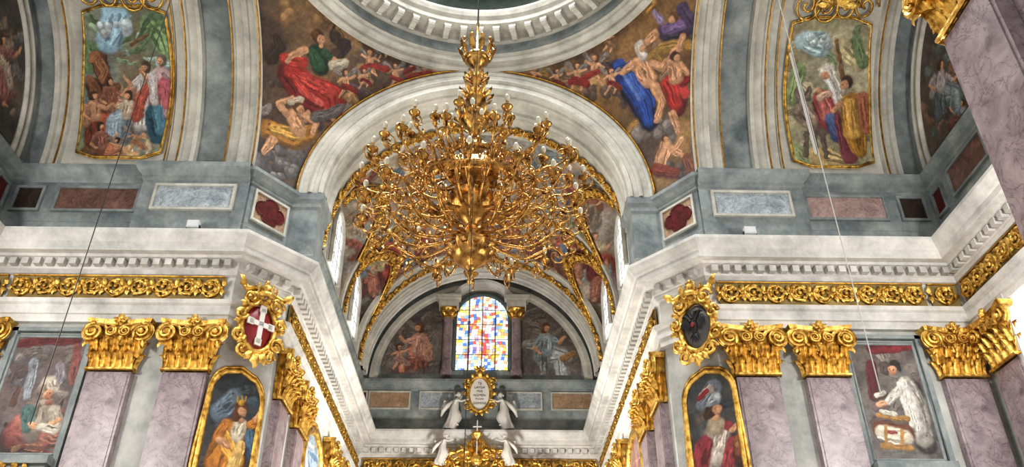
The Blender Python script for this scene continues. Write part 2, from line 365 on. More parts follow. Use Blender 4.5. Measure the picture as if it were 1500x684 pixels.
for s in (-1,1):
    A,B=5.25,TB
    sx=lambda pr:[(s*x,d) for x,d in pr]
    m=MB(); barrel_x(m,sx([(8.0,.0),(8.02,-.12),(9.0,-.12),(9.02,0)]),A,B,0,120); barrel_x(m,sx([(13.75,.0),(13.77,-.12),(14.45,-.12)]),A,B,0,120)
    build(m,'ceiling',M_GREY,kind='structure')
    m=MB(); barrel_x(m,sx([(7.05,-.2),(7.05,.12),(7.2,.14),(7.22,.05),(7.42,.05),(7.45,.12),(7.62,.12),(7.66,.02),(7.9,.0),(7.93,.08),(8.02,.08),(8.03,-.12)]),A,B,0,120)
    barrel_x(m,sx([(8.98,-.12),(9.0,.1),(9.12,.12),(9.15,.02),(9.4,.02),(9.43,.1),(9.6,.12),(9.64,.03),(9.85,.03),(9.9,-.02),(10.0,-.03)]),A,B,0,120)
    barrel_x(m,sx([(13.2,-.03),(13.25,.1),(13.4,.1),(13.45,0),(13.6,.0),(13.63,.1),(13.78,.1),(13.8,-.12)]),A,B,0,120); trim(m,M_RIB,label='moulded stucco arch rib')
    m=MB(); barrel_x(m,sx([(10.0,-.03),(13.3,-.03)]),A,B,0,120); build(m,'ceiling',M_RIB,kind='structure')
    for x in (7.12,8.0,9.52,9.9,13.32):
        m=MB(); P=[(s*x,CY+(A-.14)*math.cos(p),ZS+(B-.14)*math.sin(p)) for p in np.linspace(0,2,50)]; m.tube(P,.028,5); trim(m,M_GLINE,label='gilded line on arch')
    m=MB(); V=[(s*(XE+.02),CY,ZS)]+[(s*(XE+.02),CY+5.5*math.cos(p),ZS+5.8*math.sin(p)) for p in np.linspace(0,pi,40)]
    m.add(V,[(0,i,i+1) for i in range(1,40)]); build(m,'wall_lunette_'+('left' if s<0 else 'right'),M_GREY,kind='structure')
    for a in (4.55,4.85):
        m=MB(); P=[(s*(XE-.05),CY+a*math.cos(p),ZS+.15+a*1.05*math.sin(p)) for p in np.linspace(0,pi,50)]; m.tube(P,.1,6); trim(m,M_RIB,smooth=True,label='lunette moulding')
CA,CB=5.85,5.5; YA=22.1
def pend(s):
    def f(S_,T_):
        z=ZS-.05+T_*5.55; k=np.sqrt(np.clip(1-np.clip((z-ZS)/5.5,0,1)**2,0,1))
        ax=CA*k; ay=YA-CY+0*k; bx=7.07+0*k; by=5.22*k
        ta=np.arctan2(ax,ay); tb=np.arctan2(bx,by); ra=np.hypot(ax,ay); rb=np.hypot(bx,by)
        th=ta+(tb-ta)*S_; r=ra+(rb-ra)*S_; r=r+(6.4-r)*T_**4*(1-S_**8)*(1-(1-S_)**8)
        return np.stack([s*r*np.sin(th),CY+r*np.cos(th),z],-1)
    return f
sk=SK
DK=['46362c','6a5240','7a624c','54494c','8a7050','403230','9a7a54','6c6460','8a8078']
PL=clutter((385,0,660,260),DK,56,14,3)+cloud(415,235,38,'6c6664',1)+cloud(520,170,34,'8a7e74',2)+cloud(450,20,34,'9a7850',3)+cloud(560,55,34,'8a6c50',4)+cloud(610,118,30,'7a6a5c',5)+cloud(405,120,16,'54463e',6)+cloud(500,205,26,'5a5452',7)+[S('b89052',(500,30,14),(530,42,10)),
 S('6a1c1a',(422,108,18),(452,146,27),(482,160,21)),S('a8322a',(428,104,13),(452,126,19),(484,142,20),(488,162,13)),S('b43c32',(418,86,9),(442,92,10)),S('c84c42',(446,114,8),(484,136,9)),S('d0625a',(440,130,4),(470,152,5)),S('8a2622',(500,150,8),(494,172,6)),S('c84c42',(430,112,4),(458,146,4)),
 S('1e3626',(463,78,15),(470,96,15)),S('34583c',(458,78,8),(468,96,10)),S(sk,(447,72,6),(428,82,5),(421,90,4)),S('34583c',(476,78,7),(486,86,5)),S(sk,(490,88,4.5),(500,92,4)),S('c0b59e',(488,96,8),(506,92,7)),S('8d8474',(490,103,3),(508,98,3)),
 S('4e2c18',(465,53,10)),S('6a4224',(461,52,7)),S(sk,(470,58,6.5)),S('2a1812',(468,57,1.1)),S('2a1812',(473,58,1.1)),S(sk,(470,67,4)),
 S(sk,(480,166,4.5),(490,178,4)),S(sk,(452,164,4.5),(448,176,3.5))]
PL+=fig(506,106,10,'8a2c26','444444',sk,'5a3a22',1,'putto')+fig(543,76,10,'94342a','444444',sk,'6a4222',-1,'putto')+fig(578,96,9,'8a342c','444444',sk,'5a3a22',1,'putto')+fig(604,84,8,'7c2c26','444444',sk,'5a3a22',-1,'putto')+fig(532,104,7,'7c2c26','444444',sk,'5a3a22',1,'putto')+fig(640,97,6.5,'7c2c26','444444',sk,'5a3a22',1,'putto')+fig(668,104,5.5,'7c2c26','444444',sk,'5a3a22',-1,'putto')+fig(620,100,6,'94342a','444444',sk,'5a3a22',1,'putto')+fig(560,62,6.5,'7c5a46','444444',sk,'5a3a22',1,'putto')
PL+=[S('94342a',(548,96,5),(565,102,6)),S('863226',(598,112,5),(630,107,5)),
 S('9a6c2c',(392,190,16),(430,204,18),(456,192,11)),S('d0a252',(402,190,9),(440,197,10)),S(sk,(430,172,13),(438,190,12)),S(sk,(420,166,6),(408,152,5),(428,142,4)),S(sk,(446,168,6),(464,180,5),(458,194,4)),S(sk,(400,206,8),(386,222,5)),S('c8b8a4',(440,146,7),(424,150,5)),S('5a3c22',(438,158,9)),S(sk,(441,161,6.5)),S('2a1812',(439,160,1)),S('2a1812',(444,161,1)),S('6a6460',(462,172,9),(488,166,9),(502,156,5))]+cloud(425,250,26,'787270',8)
PR=clutter((760,0,1020,270),['9a7440','7a5a40','b08848','64524a','c09850','5a4a48','8c7058','aa8a5a'],60,14,5)+cloud(925,22,36,'c0924c',11)+cloud(1003,105,20,'9a7440',12)+cloud(960,192,34,'857a74',13)+cloud(845,70,30,'8a6848',14)+cloud(880,135,24,'6d5a4e',15)+cloud(990,250,26,'5a4e4a',16)+[
 S('141f42',(906,100,14),(932,134,25),(952,178,16)),S('2a4c98',(908,96,11),(922,120,16),(942,150,15),(950,178,9)),S('4464b0',(920,105,8),(940,140,8)),S('24387a',(900,112,12),(925,95,8)),S('6a84c4',(914,110,3),(936,146,3)),
 S(sk,(938,96,15),(950,116,14)),S(sk,(957,94,7),(970,100,6),(978,88,4.5)),S(sk,(926,94,7),(912,106,6)),S(sk,(960,128,9),(970,150,7),(962,176,5)),S('c4bcb0',(938,69,10),(943,84,8)),S(sk,(942,72,6.5)),S('dcd6ca',(945,81,5)),S('2a1812',(940,71,1.2)),S('2a1812',(946,71,1.2)),
 S('641a18',(985,125,17),(994,158,15)),S('b0342c',(980,122,12),(990,152,12)),S('c84840',(990,112,7),(1004,137,7)),S('8e2622',(1000,120,9),(1014,112,5)),S(sk,(988,98,11),(990,114,11)),S(sk,(982,92,5),(985,75,4.5),(996,66,4)),S(sk,(998,94,5),(1008,108,4)),S(sk,(985,167,7),(994,194,5)),S('4a2c1c',(988,82,8)),S(sk,(991,85,5.5)),
 S('463850',(975,48,14),(1003,42,14)),S('7c6490',(978,42,9),(1000,36,9)),S('4c3c5a',(1000,12,10),(1014,38,9)),S('9c8cac',(968,30,6),(958,18,4)),S(sk,(960,50,7),(946,62,5)),S('6a4428',(986,26,8)),S(sk,(984,29,5.5)),S(sk,(1000,55,6),(995,72,5))]
PR+=fig(845,96,10,'8e2c28','444444',sk,'6a4022',1,'putto')+fig(872,84,11,'943228','444444',sk,'6a4022',-1,'putto')+fig(815,104,7.5,'7c2c26','444444',sk,'5a3a22',1,'putto')+fig(895,104,9,'7c2c26','444444',sk,'5a3a22',1,'putto')+fig(785,102,6.5,'7c2c26','444444',sk,'5a3a22',-1,'putto')+fig(890,50,7,'8a6a4a','444444',sk,'5a3a22',1,'putto')
PR+=[S('8e2c26',(836,120,5),(858,122,6)),S(sk,(975,214,11),(966,238,11)),S(sk,(985,218,7),(1000,228,4.5)),S('7a3626',(960,248,11),(988,254,10)),S('5a3a26',(974,202,7)),S(sk,(976,204,5)),S(sk,(998,206,6),(985,222,5)),S('7a4a34',(1005,232,9),(1012,250,8))]
for s,st,cols,sd in ((-1,PL,['4c3a2e','7a5c44','64564e','3c3434','8a6c4c'],11),(1,PR,['6a4e36','9a7444','7a5c44','4c3e38','a88450'],23)):
    canvas('pendentive_fresco',pend(s),290,290,cols,.9,st,sd,label='dark fresco of %s on curved pendentive'%('red robed saint and putti' if s<0 else 'old bearded man in blue'),category='fresco')
m=MB(); barrel_y(m,[(22.2,-.05),(21.96,-.05),(21.94,.03),(21.98,.1),(22.02,.12),(22.02,.3),(21.95,.33),(21.93,.4),(21.98,.46),(22.03,.48),(22.03,.62),(21.97,.66),(21.97,.74),(22.02,.8),(22.25,.8),(22.27,.88),(22.4,.88),(22.42,.78),(22.52,.74),(23.0,.74),(23.1,.78),(23.12,.88),(23.3,.88),(23.35,.3),(23.35,-.4)],CA,CB); trim(m,M_RIB,label='moulded chancel arch')
m=MB(); m.tube([((CA+.05)*math.cos(p),21.9,ZS+(CB+.05)*math.sin(p)) for p in np.linspace(0,pi,90)],.03,6); trim(m,M_GLINE,smooth=True,label='gilded line along chancel arch')
VA,VB=5.8,5.7; BAYS=(28.0,33.0); LR=2.15; LZ=17.4
def vault(S_,T_):
    ph=S_*pi; y=23.3+T_*(YB-23.3); x=VA*np.cos(ph); z=ZS+VB*np.sin(ph)
    for yb in BAYS:
        c=LZ+np.sqrt(np.clip(LR**2-(y-yb)**2,0,None)); c=np.where(abs(y-yb)<LR,c,0); z=np.maximum(z,c)
    return np.stack([x,y,z],-1)
CV=clutter((520,230,880,420),['a87060','b88a74','8d9a9a','c8b498','9a6254','849088','d6c6a8','b09c88','7c8890','c0a680'],110,13,9)
def vf(u,v,h,r1,r2,m=1,p='sit'): return fig(u,v,h,r1,r2,'c89a7c','6a4a30',m,p)
for (u,v,h,a,b,m_) in ((560,322,13,'a8544a','8a9a7a',1),(592,362,11,'b07a60','7a8aa0',-1),(556,370,9,'984a40','b8a880',1),(620,340,10,'906a50','a0504a',1),(845,314,14,'b0604f','9aa07a',-1),(872,346,11,'984a40','c0b090',1),(826,350,10,'a87860','7a8aa0',1),(800,330,10,'905a4a','a09070',-1),(655,360,8,'8a9a88','b07060',1),(760,355,8,'a06050','8a90a0',-1),(558,290,10,'8a949a','b07a60',1),(868,268,11,'a89880','90604a',-1),(838,258,9,'8a8088','a0604c',1),(700,345,9,'c8b088','a05040',1),(530,380,9,'a06a58','8a949a',1),(890,385,9,'a06a58','8a949a',-1),(735,300,10,'a0604c','888899',1)):
    CV+=vf(u,v,h,a,b,m_)
canvas('ceiling',vault,230,240,['a89884','98a0a2','bcaa92','a88478','c8bea8','929a94'],1.1,CV,41,kind='structure')
def band(y0,y1,d,mat=M_RIB):
    m=MB(); barrel_y(m,[(y0,-.1),(y0,d),(y0+.1,d+.05),(y0+.16,d),(y1-.16,d),(y1-.1,d+.05),(y1,d),(y1,-.1)],VA,VB); trim(m,mat,label='vault rib band')
band(23.3,24.1,.45); band(24.1,25.6,.15); band(30.15,30.85,.08); band(34.6,35.9,.1); band(35.9,36.4,.2); band(36.4,37.0,.28,M_WHITE)
for y,w,rd in ((25.1,.5,.035),(30.5,.36,.03),(35.25,.5,.035)):
    d=.17 if y<26 else .12
    m=MB(); scrolls(m,arcy(y,VA-d,VB-d),pi*(VA-d),w,rad=rd); build(m,'gilded_arch_ornament',M_GOLD,label='gilded acanthus scroll band running along vault rib',category='ornament',group='gilded bands of the chancel vault')
for s in (-1,1):
    for yb in BAYS:
        def lm(s_,h,o,yb=yb,s=s):
            al=.3+np.asarray(s_)/(LR+.2); rho=LR+.2+np.asarray(h); z=LZ+rho*np.sin(al); y=yb+rho*np.cos(al)
            return np.stack([s*(VA*np.sqrt(np.clip(1-((z-ZS)/VB)**2,0,1))-.08-np.asarray(o)*.8),y,z-np.asarray(o)*.5],-1)
        m=MB(); Ls=(pi-.6)*(LR+.2); scrolls(m,lm,Ls,.36,rad=.04)
        q=np.linspace(0,Ls,40); m.tube(lm(q,-.2+0*q,.05+0*q),.045,6); m.tube(lm(q,.2+0*q,.05+0*q),.03,6)
        P=lm(np.array([Ls/2]),np.array([0.]),np.array([.15]))[0]; m.ell(P,(.22,.2,.28),8)
        for a in np.linspace(0,pi,7): m.leaf(P,(0,math.cos(a),math.sin(a)),(-s,0,-.4),.6,.22,.12)
        build(m,'gilded_window_arch',M_GOLD,label='gilded garland arch over clerestory window',category='ornament',group='gilded arches over clerestory windows')
    m=MB(); sweep(m,[(s*5.82,23.3),(s*5.82,YB)][::-s],[(0,15.8),(0,20.5)]) ; build(m,'wall_clerestory_'+('left' if s<0 else 'right'),M_RIB,kind='structure')
k=0
for s in (-1,1):
    for yb in BAYS:
        k+=1; m=MB(); hw=1.0
        V=[(s*5.76,yb-hw,16.3),(s*5.76,yb+hw,16.3)]+[(s*5.76,yb+hw*math.cos(p),18.0+hw*math.sin(p)) for p in np.linspace(0,pi,16)]
        m.add(V,[tuple(range(len(V)))]); w=build(m,'window_%d'%k,M_LIT,kind='structure')
        m=MB(); m.tube([(s*5.7,yb-hw,16.2)]+[(s*5.7,yb-hw*math.cos(p),18.0+hw*math.sin(p)) for p in np.linspace(0,pi,16)]+[(s*5.7,yb+hw,16.2)],.1,6)
        for q in (-.35,.35): m.box((s*5.72,yb+q,17.7),(.03,.03,2.8))
        for q in (16.9,17.7,18.5): m.box((s*5.72,yb,q),(.03,1.9,.03))
        trim(m,M_RIB,label='window surround with glazing bars')
for s in (-1,1):
    k+=1; m=MB(); m.box((s*(XE-.04),17.2,8.6),(.06,3.6,4.4)); build(m,'window_%d'%k,M_LIT,kind='structure')
    m=MB()
    for y in (15.3,19.1): m.box((s*(XE-.1),y,8.6),(.2,.22,4.7))
    for z in (6.35,10.85): m.box((s*(XE-.1),17.2,z),(.2,4.0,.22))
    for y in (16.3,17.2,18.1): m.box((s*(XE-.08),y,8.6),(.05,.06,4.3))
    trim(m,M_WHITE,label='white window surround')
m=MB(); V=[(0,YB,ZS)]+[(6*math.cos(p),YB,ZS+5.9*math.sin(p)) for p in np.linspace(0,pi,40)]; m.add(V,[(0,i,i+1) for i in range(1,40)]); build(m,'wall_chancel_lunette',M_GREY,kind='structure')
m=MB(); barrel_y(m,[(YB,.3),(YB-.2,.33),(YB-.2,.55),(YB-.1,.6),(YB-.1,.72),(YB,.75)],VA,VB); trim(m,M_RIB,label='white lunette moulding')
m=MB(); m.lathe([(7.4,21.34),(6.28,21.28),(6.2,21.36),(6.2,21.5),(6.02,21.52),(6.0,21.7),(5.9,21.76),(5.86,22.2),(5.78,22.3),(5.78,22.46),(5.2,22.5),(5.14,22.54),(5.12,22.7),(5.02,22.82),(4.96,22.98),(4.96,23.08),(5.6,23.15)],120,(0,CY,0)); ring=trim(m,M_RIB,label='moulded circular dome cornice')
m=MB(); m.lathe([(5.875,21.8),(5.84,22.17)],120,(0,CY,0)); trim(m,M_GREY,label='grey frieze of dome ring')
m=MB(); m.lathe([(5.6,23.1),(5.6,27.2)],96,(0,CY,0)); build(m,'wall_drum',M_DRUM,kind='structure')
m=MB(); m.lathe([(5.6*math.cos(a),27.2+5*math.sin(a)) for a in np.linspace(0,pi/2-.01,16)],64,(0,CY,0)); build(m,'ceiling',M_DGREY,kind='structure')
bb=MB(); bb.box((0,0,0),(.62,.26,.12)); bb.box((.04,0,-.1),(.5,.2,.12)); bb.tube([(-.22,-.1,-.12),(-.22,.1,-.12)],.09,8); bb.tube([(.22,-.11,-.1),(.22,.11,-.1)],.12,8)
bme=bb.mesh('bracket'); bme.materials.append(M_RIB)
for i in range(56):
    a=i*2*pi/56
    o=link('bracket',bme,ring); o.rotation_euler=(0,0,a+pi); o.location=Vector((5.5*math.cos(a),CY+5.5*math.sin(a),22.44))-ring.location
# ================================================================ PILASTERS
def leafgrid(mb,c,X,N,w,h,out):
    X=np.array(X,float);N=np.array(N,float);c=np.array(c,float); V=[];F=[];nu,ntt=6,9
    for j in range(ntt+1):
        t=j/ntt; ww=w*.5*(.72+.28*abs(math.sin(3.5*pi*t)))*(1-.65*t**4)
        z=h*(t if t<.8 else .8+.35*(t-.8)-2.2*(t-.8)**2*1.2); o=.03+.07*t+out*t**3.2
        for i in range(nu+1):
            u=i/nu*2-1; V.append(c+X*u*ww+N*(o+.05*math.cos(u*pi*2)-.07*u*u)+np.array([0,0,z-.04*u*u]))
    for j in range(ntt):
        for i in range(nu): F.append((j*(nu+1)+i,j*(nu+1)+i+1,(j+1)*(nu+1)+i+1,(j+1)*(nu+1)+i))
    mb.add(V,F)
cap=MB(); cap.box((0,-.12,.7),(1.24,.26,1.4),taper=1.08)
cap.tube([(-.68,-.16,.02),(-.66,-.32,.02),(.66,-.32,.02),(.68,-.16,.02)],.05,6)
for x in (-.48,-.16,.16,.48): leafgrid(cap,(x,-.25,.05),(1,0,0),(0,-1,0),.34,.6,.24)
for x in (-.6,-.32,0,.32,.6): leafgrid(cap,(x,-.26,.4),(1,0,0),(0,-1,0),.29,.66,.25)
for sx in (-1,1):
    leafgrid(cap,(sx*.62,-.13,.05),(0,1,0),(sx,0,0),.3,.6,.16); leafgrid(cap,(sx*.63,-.13,.42),(0,1,0),(sx,0,0),.3,.62,.16)
    t=np.linspace(0,1,40)
    R=.27*(1-t)**.8+.02; an=pi/2+sx*-1*t*4.4*pi; cx=sx*.7
    P=np.stack([cx+R*np.cos(an),-.42-.1*t,1.12+R*np.sin(an)],-1); cap.tube(P,.055*(1.1-.5*t),6)
    P2=np.stack([cx+R*np.cos(an)+sx*.02,-.36+0*t,1.12+R*np.sin(an)],-1); cap.tube(P2,.06*(1.1-.5*t),6)
    cap.tube([(sx*.12,-.3,.75),(sx*.22,-.34,1.05),(sx*.42,-.38,1.32),(sx*.62,-.4,1.38)],.06,6)
    R=.15*(1-t)**.8+.02; an=pi/2+sx*t*4*pi; P=np.stack([sx*.2+R*np.cos(an),-.42+0*t,1.16+R*np.sin(an)],-1); cap.tube(P,.04*(1.1-.4*t),5)
    cap.ell((cx,-.52,1.12),(.08,.08,.08),8); cap.leaf((sx*.75,-.35,.95),(sx*.3,-.2,-1),(0,-1,0),.35,.2,.08)
ab=[]
for z in (1.38,1.43,1.54):
    e=.04 if z==1.54 else 0
    ab.append([(-.9-e,0,z),(-.9-e,-.46-e,z)]+[(x,-.46-e+.13*(1-(x/.82)**2),z) for x in np.linspace(-.82,.82,9)]+[(.9+e,-.46-e,z),(.9+e,0,z)])
kk=len(ab[0]); V=sum(ab,[]); Fs=[tuple(range(kk)),tuple(range(2*kk,3*kk))[::-1]]
for l in range(2):
    for i in range(kk): Fs.append((l*kk+i,l*kk+(i+1)%kk,(l+1)*kk+(i+1)%kk,(l+1)*kk+i))
cap.add(V,Fs)
for q in range(6): cap.leaf((0,-.44,1.44),(math.cos(q*pi/3),0,math.sin(q*pi/3)),(0,-1,0),.17,.13,.06)
cap.ell((0,-.5,1.44),(.06,.06,.06),8); cap.ell((0,-.42,1.6),(.1,.1,.12),8); cap.leaf((0,-.4,1.5),(-1,0,.4),(0,-1,0),.26,.14); cap.leaf((0,-.4,1.5),(1,0,.4),(0,-1,0),.26,.14)
capm=cap.mesh('capital'); capm.materials.append(M_GOLD)
sh=MB(); sh.box((0,-.1,4.75),(1.24,.24,10.5-.9)); sh.box((0,-.1,4.75),(1.1,.28,9.4)); shm=sh.mesh('shaft'); shm.materials.append(M_PINK)
ZC=8.9
def pilaster(x,y,rot,lab='pink veined marble pilaster with gilded corinthian capital',sw=.95,cs=.94):
    e=empty('pilaster',(x,y,-EYE),label=lab,category='pilaster',group='corinthian pilasters'); e.rotation_euler=(0,0,rot)
    a=link('shaft',shm,e); a.location=(0,0,ZC+EYE-9.6); c=link('capital',capm,e); c.location=(0,0,ZC+EYE)
    a.scale=(sw,1,1); c.scale=(sw,cs,cs); return e
for s in (-1,1):
    for x in ((9.65,7.64) if s<0 else (9.76,7.84)): pilaster(s*x,20.88,0)
    pilaster(s*13.55,20.88,0,'pink marble pilaster with gilded capital in transept corner')
    pilaster(s*(XE-.02),19.7,pi/2 if s<0 else -pi/2,'pink marble pilaster with gilded capital on end wall')
    for y in (23.2,25.6,31.0,33.4): pilaster(s*5.73,y,(pi/2 if s<0 else -pi/2),'pink marble pilaster with gilded capital on chancel wall')
    pilaster(s*7.42,7.8,(pi/2 if s<0 else -pi/2),'pink marble pilaster with gilded capital on nave pier',.95,.85)
    m=MB(); m.box((s*8.9,7.2,4.5),(2.9,2.6,12.2)); build(m,'wall_nave_pier_'+('left' if s<0 else 'right'),M_PINK,kind='structure')
# ================================================================ GILDED FRIEZES
def frieze(p0,p1,nv,z=11.49,H=.7,lab='gilded acanthus scroll frieze relief under white cornice'):
    p0=np.array([*p0,z]);p1=np.array([*p1,z]); L=np.linalg.norm(p1-p0); d=(p1-p0)/L; nv=np.array([*nv,0.])
    e=empty('frieze_relief',tuple(p0-np.array([0,0,H/2])),label=lab,category='ornament',group='gilded frieze reliefs')
    m=MB(); scrolls(m,lin(p0+nv*.08,d,nv),L,H,unit=H*.95,rad=.042); build(m,'scrollwork',M_GOLD,parent=e,smooth=True)
    m=MB(); m.box((p0+p1)/2+nv*.07,(L,.04,H*1.06),d,nv); build(m,'panel',M_FRB,parent=e)
    for h in (-H*.53,H*.53):
        m=MB(); m.tube([p0+nv*.11+[0,0,h],p1+nv*.11+[0,0,h]],.03,5); build(m,'gilded_border',M_GLINE,parent=e)
for s in (-1,1):
    frieze((s*13.2,20.85),(s*7.15,20.85),(0,-1)); frieze((s*14.2,20.85),(s*13.35,20.85),(0,-1))
    frieze((s*(XE-.05),20.6),(s*(XE-.05),12),(-s,0)); frieze((s*5.7,22.5),(s*5.7,37),(-s,0))
frieze((-5.4,YB-.05),(5.4,YB-.05),(0,-1))
# ================================================================ MARBLE PANELS
def mpanel(c,X,w,h,slab,nv,inlay=None,lab='marble panel',frmat=None,base=None):
    c=np.array(c,float);X=np.array([*X,0.]);nv=np.array([*nv,0.]); Z=np.array([0,0,1.])
    e=empty('marble_panel',tuple(c-Z*h/2),label=lab,category='wall panel',group='attic marble panels')
    m=MB(); m.box(c+nv*.03,(w,.04,h),X,nv); build(m,'slab',slab,parent=e)
    m=MB()
    for a,b,ww,hh in ((0,h/2,w+.14,.08),(0,-h/2,w+.14,.08),(w/2+.03,0,.08,h-.08),(-w/2-.03,0,.08,h-.08)): m.box(c+X*a+Z*b+nv*.05,(ww,.1,hh),X,nv)
    build(m,'frame',frmat or M_RIB,parent=e)
    if inlay:
        m=MB(); A_=np.linspace(0,2*pi,64,endpoint=False); R=.54*(.66+.34*abs(np.cos(2*A_))**.45)
        V=[c+nv*.07]+[c+nv*.07+X*w*.84*r*math.cos(a)+Z*h*.8*r*math.sin(a) for a,r in zip(A_,R)]
        m.add(V,[(0,1+i,1+(i+1)%64) for i in range(64)]); m.tube([v for v in V[1:]],.025,5,True); build(m,'inlay',inlay,parent=e,label='dark red marble quatrefoil')
    return e
ZP=14.6
for s in (-1,1):
    mpanel((s*8.6,20.68,ZP),(1,0),2.35,.88,M_SLABG,(0,-1),lab='grey green marbled panel in pale frame on attic')
    mpanel((s*11.6,20.85,ZP),(1,0),2.4,.86,M_SLABB if s<0 else M_SLABP,(0,-1),lab=('dark brown' if s<0 else 'rose')+' marbled panel in grey frame on attic',frmat=M_GREY)
    mpanel((s*13.7,20.85,ZP),(1,0),.75,.84,M_DARK,(0,-1),lab='small dark marble panel on attic corner',frmat=M_GREY)
    mpanel((s*(XE-0),18.6,ZP+.1),(0,1),1.9,.9,M_SLABB,(-s,0),lab='brown marble panel on transept end attic',frmat=M_GREY)
    mpanel((s*(XE-0),20.35,ZP),(0,1),.5,.84,M_RED,(-s,0),lab='narrow red marble panel beside corner',frmat=M_GREY)
    d=np.array([1.05,1.35]);d/=np.linalg.norm(d); X=(d[0],d[1]) if s<0 else (d[0],-d[1]); nv=(d[1],-d[0]) if s<0 else (-d[1],-d[0])
    mpanel((s*6.5,21.49,ZP),X,1.2,1.05,M_SLABO,nv,M_RED,'ochre panel with red marble quatrefoil inlay on pier')
    for y in (24.6,28,32,35.5): mpanel((s*5.95,y,ZP),(0,1),1.8,.8,M_SLABG,(-s,0),lab='grey marble panel on chancel attic')
for x,w,mt in ((-4.4,1.9,M_SLABO),(4.4,1.9,M_SLABO),(-2.1,1.6,M_SLABG),(2.1,1.6,M_SLABG),(-5.7,.36,M_RED),(5.7,.36,M_RED)):
    mpanel((x,YB,ZP+.15),(1,0),w,.85,mt,(0,-1),lab='%s marble panel under chancel window'%('ochre' if mt is M_SLABO else 'grey' if mt is M_SLABG else 'red'))
# ================================================================ VAULT PAINTINGS
def vpatch(s,x0,x1,p0,p1,d=.1):
    A,B=5.25,TB
    def f(S_,T_):
        xm=(x0+x1)/2; hw=(x1-x0)/2; k=np.where(abs(T_-.5)>.46,.8,1.); k=np.where(abs(T_-.5)>.485,.55,k)
        bow=1+.04*np.cos((T_-.5)*pi*2)
        x=s*(xm+(S_*2-1)*hw*k*bow); p=np.radians(p0+(p1-p0)*T_)
        return np.stack([x,CY+(A-d)*np.cos(p),ZS+(B-d)*np.sin(p)],-1)
    return f
VL=clutter((115,120,255,240),['9a7454','b8886a','7a583e','c8a484','8d6a5a','d0b898'],30,9,13)+clutter((115,15,255,110),['7f9a6a','9fba94','66805a','aabcac','b8d0d0','9aaa8a'],30,9,14)
VL+=[S('a8cce0',(170,25,22),(160,60,20))]+cloud(172,42,24,'ccd8dc',21)+[S('7f9a6a',(224,35,18),(242,78,12)),S('66805a',(227,25,12),(208,58,9))]+cloud(232,40,16,'6f8a56',22)+[S('7a5a34',(192,66,3),(247,30,4)),S('6f8a64',(130,70,12),(132,100,10)),
 S('7a5a3c',(130,222,14),(162,232,10)),S('c09a70',(172,225,14),(227,232,12)),
 S('6a4430',(144,88,14),(154,118,11)),S('a87650',(140,82,8),(154,104,7),(148,118,5)),S('a87650',(142,80,6),(134,90,4)),S('4e3424',(136,125,13),(150,155,14)),S('8a5c40',(132,118,8),(144,140,8))]
VL+=fig(162,120,11,'c89a80','a06a54',sk,'4a3020',1,'sit')+fig(138,140,12,'a85c44','c89878',sk,'4a3020',1,'sit')+fig(187,140,11,'a0b0ba','c8b8a0',sk,'4a3020',-1,'sit')+fig(148,185,11,'b87a5c','9a6a58',sk,'3a2a20',1,'sit')+fig(197,190,9,'a87a5a','c8a880',sk,'3a2a20',1,'putto')+fig(172,205,8,'a06a54','c8a880',sk,'3a2a20',-1,'putto')
VL+=fig(212,98,14,'ccc6c0','b8604c',sk,'5a3c28',-1,'stand')+fig(236,88,15,'c8aaa8','a85a62',sk,'6a6058',-1,'stand')
VL+=[S('34586a',(224,165,14),(232,200,15)),S('5c8a9c',(230,162,9),(238,192,9)),S('b8666c',(242,125,8),(244,155,7)),S('d8d0cc',(224,110,6),(226,150,7))]
VR=clutter((1145,45,1285,250),['c0b898','a49674','c8b488','9aa480','b09c7c','8c9c78','d8c8a8'],54,9,15)
VR+=[S('b4ccd0',(1200,66,20),(1180,60,16))]+cloud(1195,60,20,'ccd8d8',23)+[S('cdbf94',(1235,70,14),(1258,94,12)),S('8a9a6a',(1170,104,12),(1160,144,12)),S('7a8e64',(1255,60,10),(1265,94,8)),S('9a8458',(1160,90,10)),S('8a6a48',(1225,60,3),(1235,114,4)),S('c0a878',(1200,232,20),(1240,242,14)),S('9fa878',(1165,219,12),(1180,239,10)),
 S('7c6a5c',(1176,166,17),(1200,184,18)),S('a49280',(1180,156,9),(1194,176,10)),S('7a6a5e',(1172,146,8),(1166,132,3.5)),S('7a6a5e',(1182,144,6),(1186,128,3.5)),S('9a8a7a',(1174,152,6),(1168,166,5)),S('6e6054',(1182,196,5),(1180,228,4)),S('6e6054',(1205,196,5),(1210,230,4)),S('6e6054',(1194,196,4),(1196,224,3)),
 S('a04c4c',(1205,146,17),(1215,175,19)),S('c4746c',(1204,142,10),(1212,170,11)),S('e4dcd2',(1212,106,13),(1222,126,10),(1228,150,7)),S(sk,(1208,111,7)),S('2a1812',(1205,110,1)),S('2a1812',(1211,110,1)),S('44527a',(1220,176,13),(1228,200,12)),S('6474a0',(1216,172,8),(1226,194,8)),S('e0baa0',(1202,142,7),(1214,136,5)),S(sk,(1199,132,5)),
 S('80444c',(1232,174,12),(1244,232,12)),S('a47830',(1248,152,18),(1254,194,19),(1260,222,11)),S('d8a858',(1244,152,10),(1250,196,11)),S('a86a4c',(1264,144,11),(1270,189,10)),S('4a3428',(1241,120,10)),S(sk,(1237,124,7)),S('c8b8a8',(1235,134,5)),S('2a1812',(1234,123,1)),S('2a1812',(1240,123,1)),S(sk,(1232,152,5),(1220,162,4))]
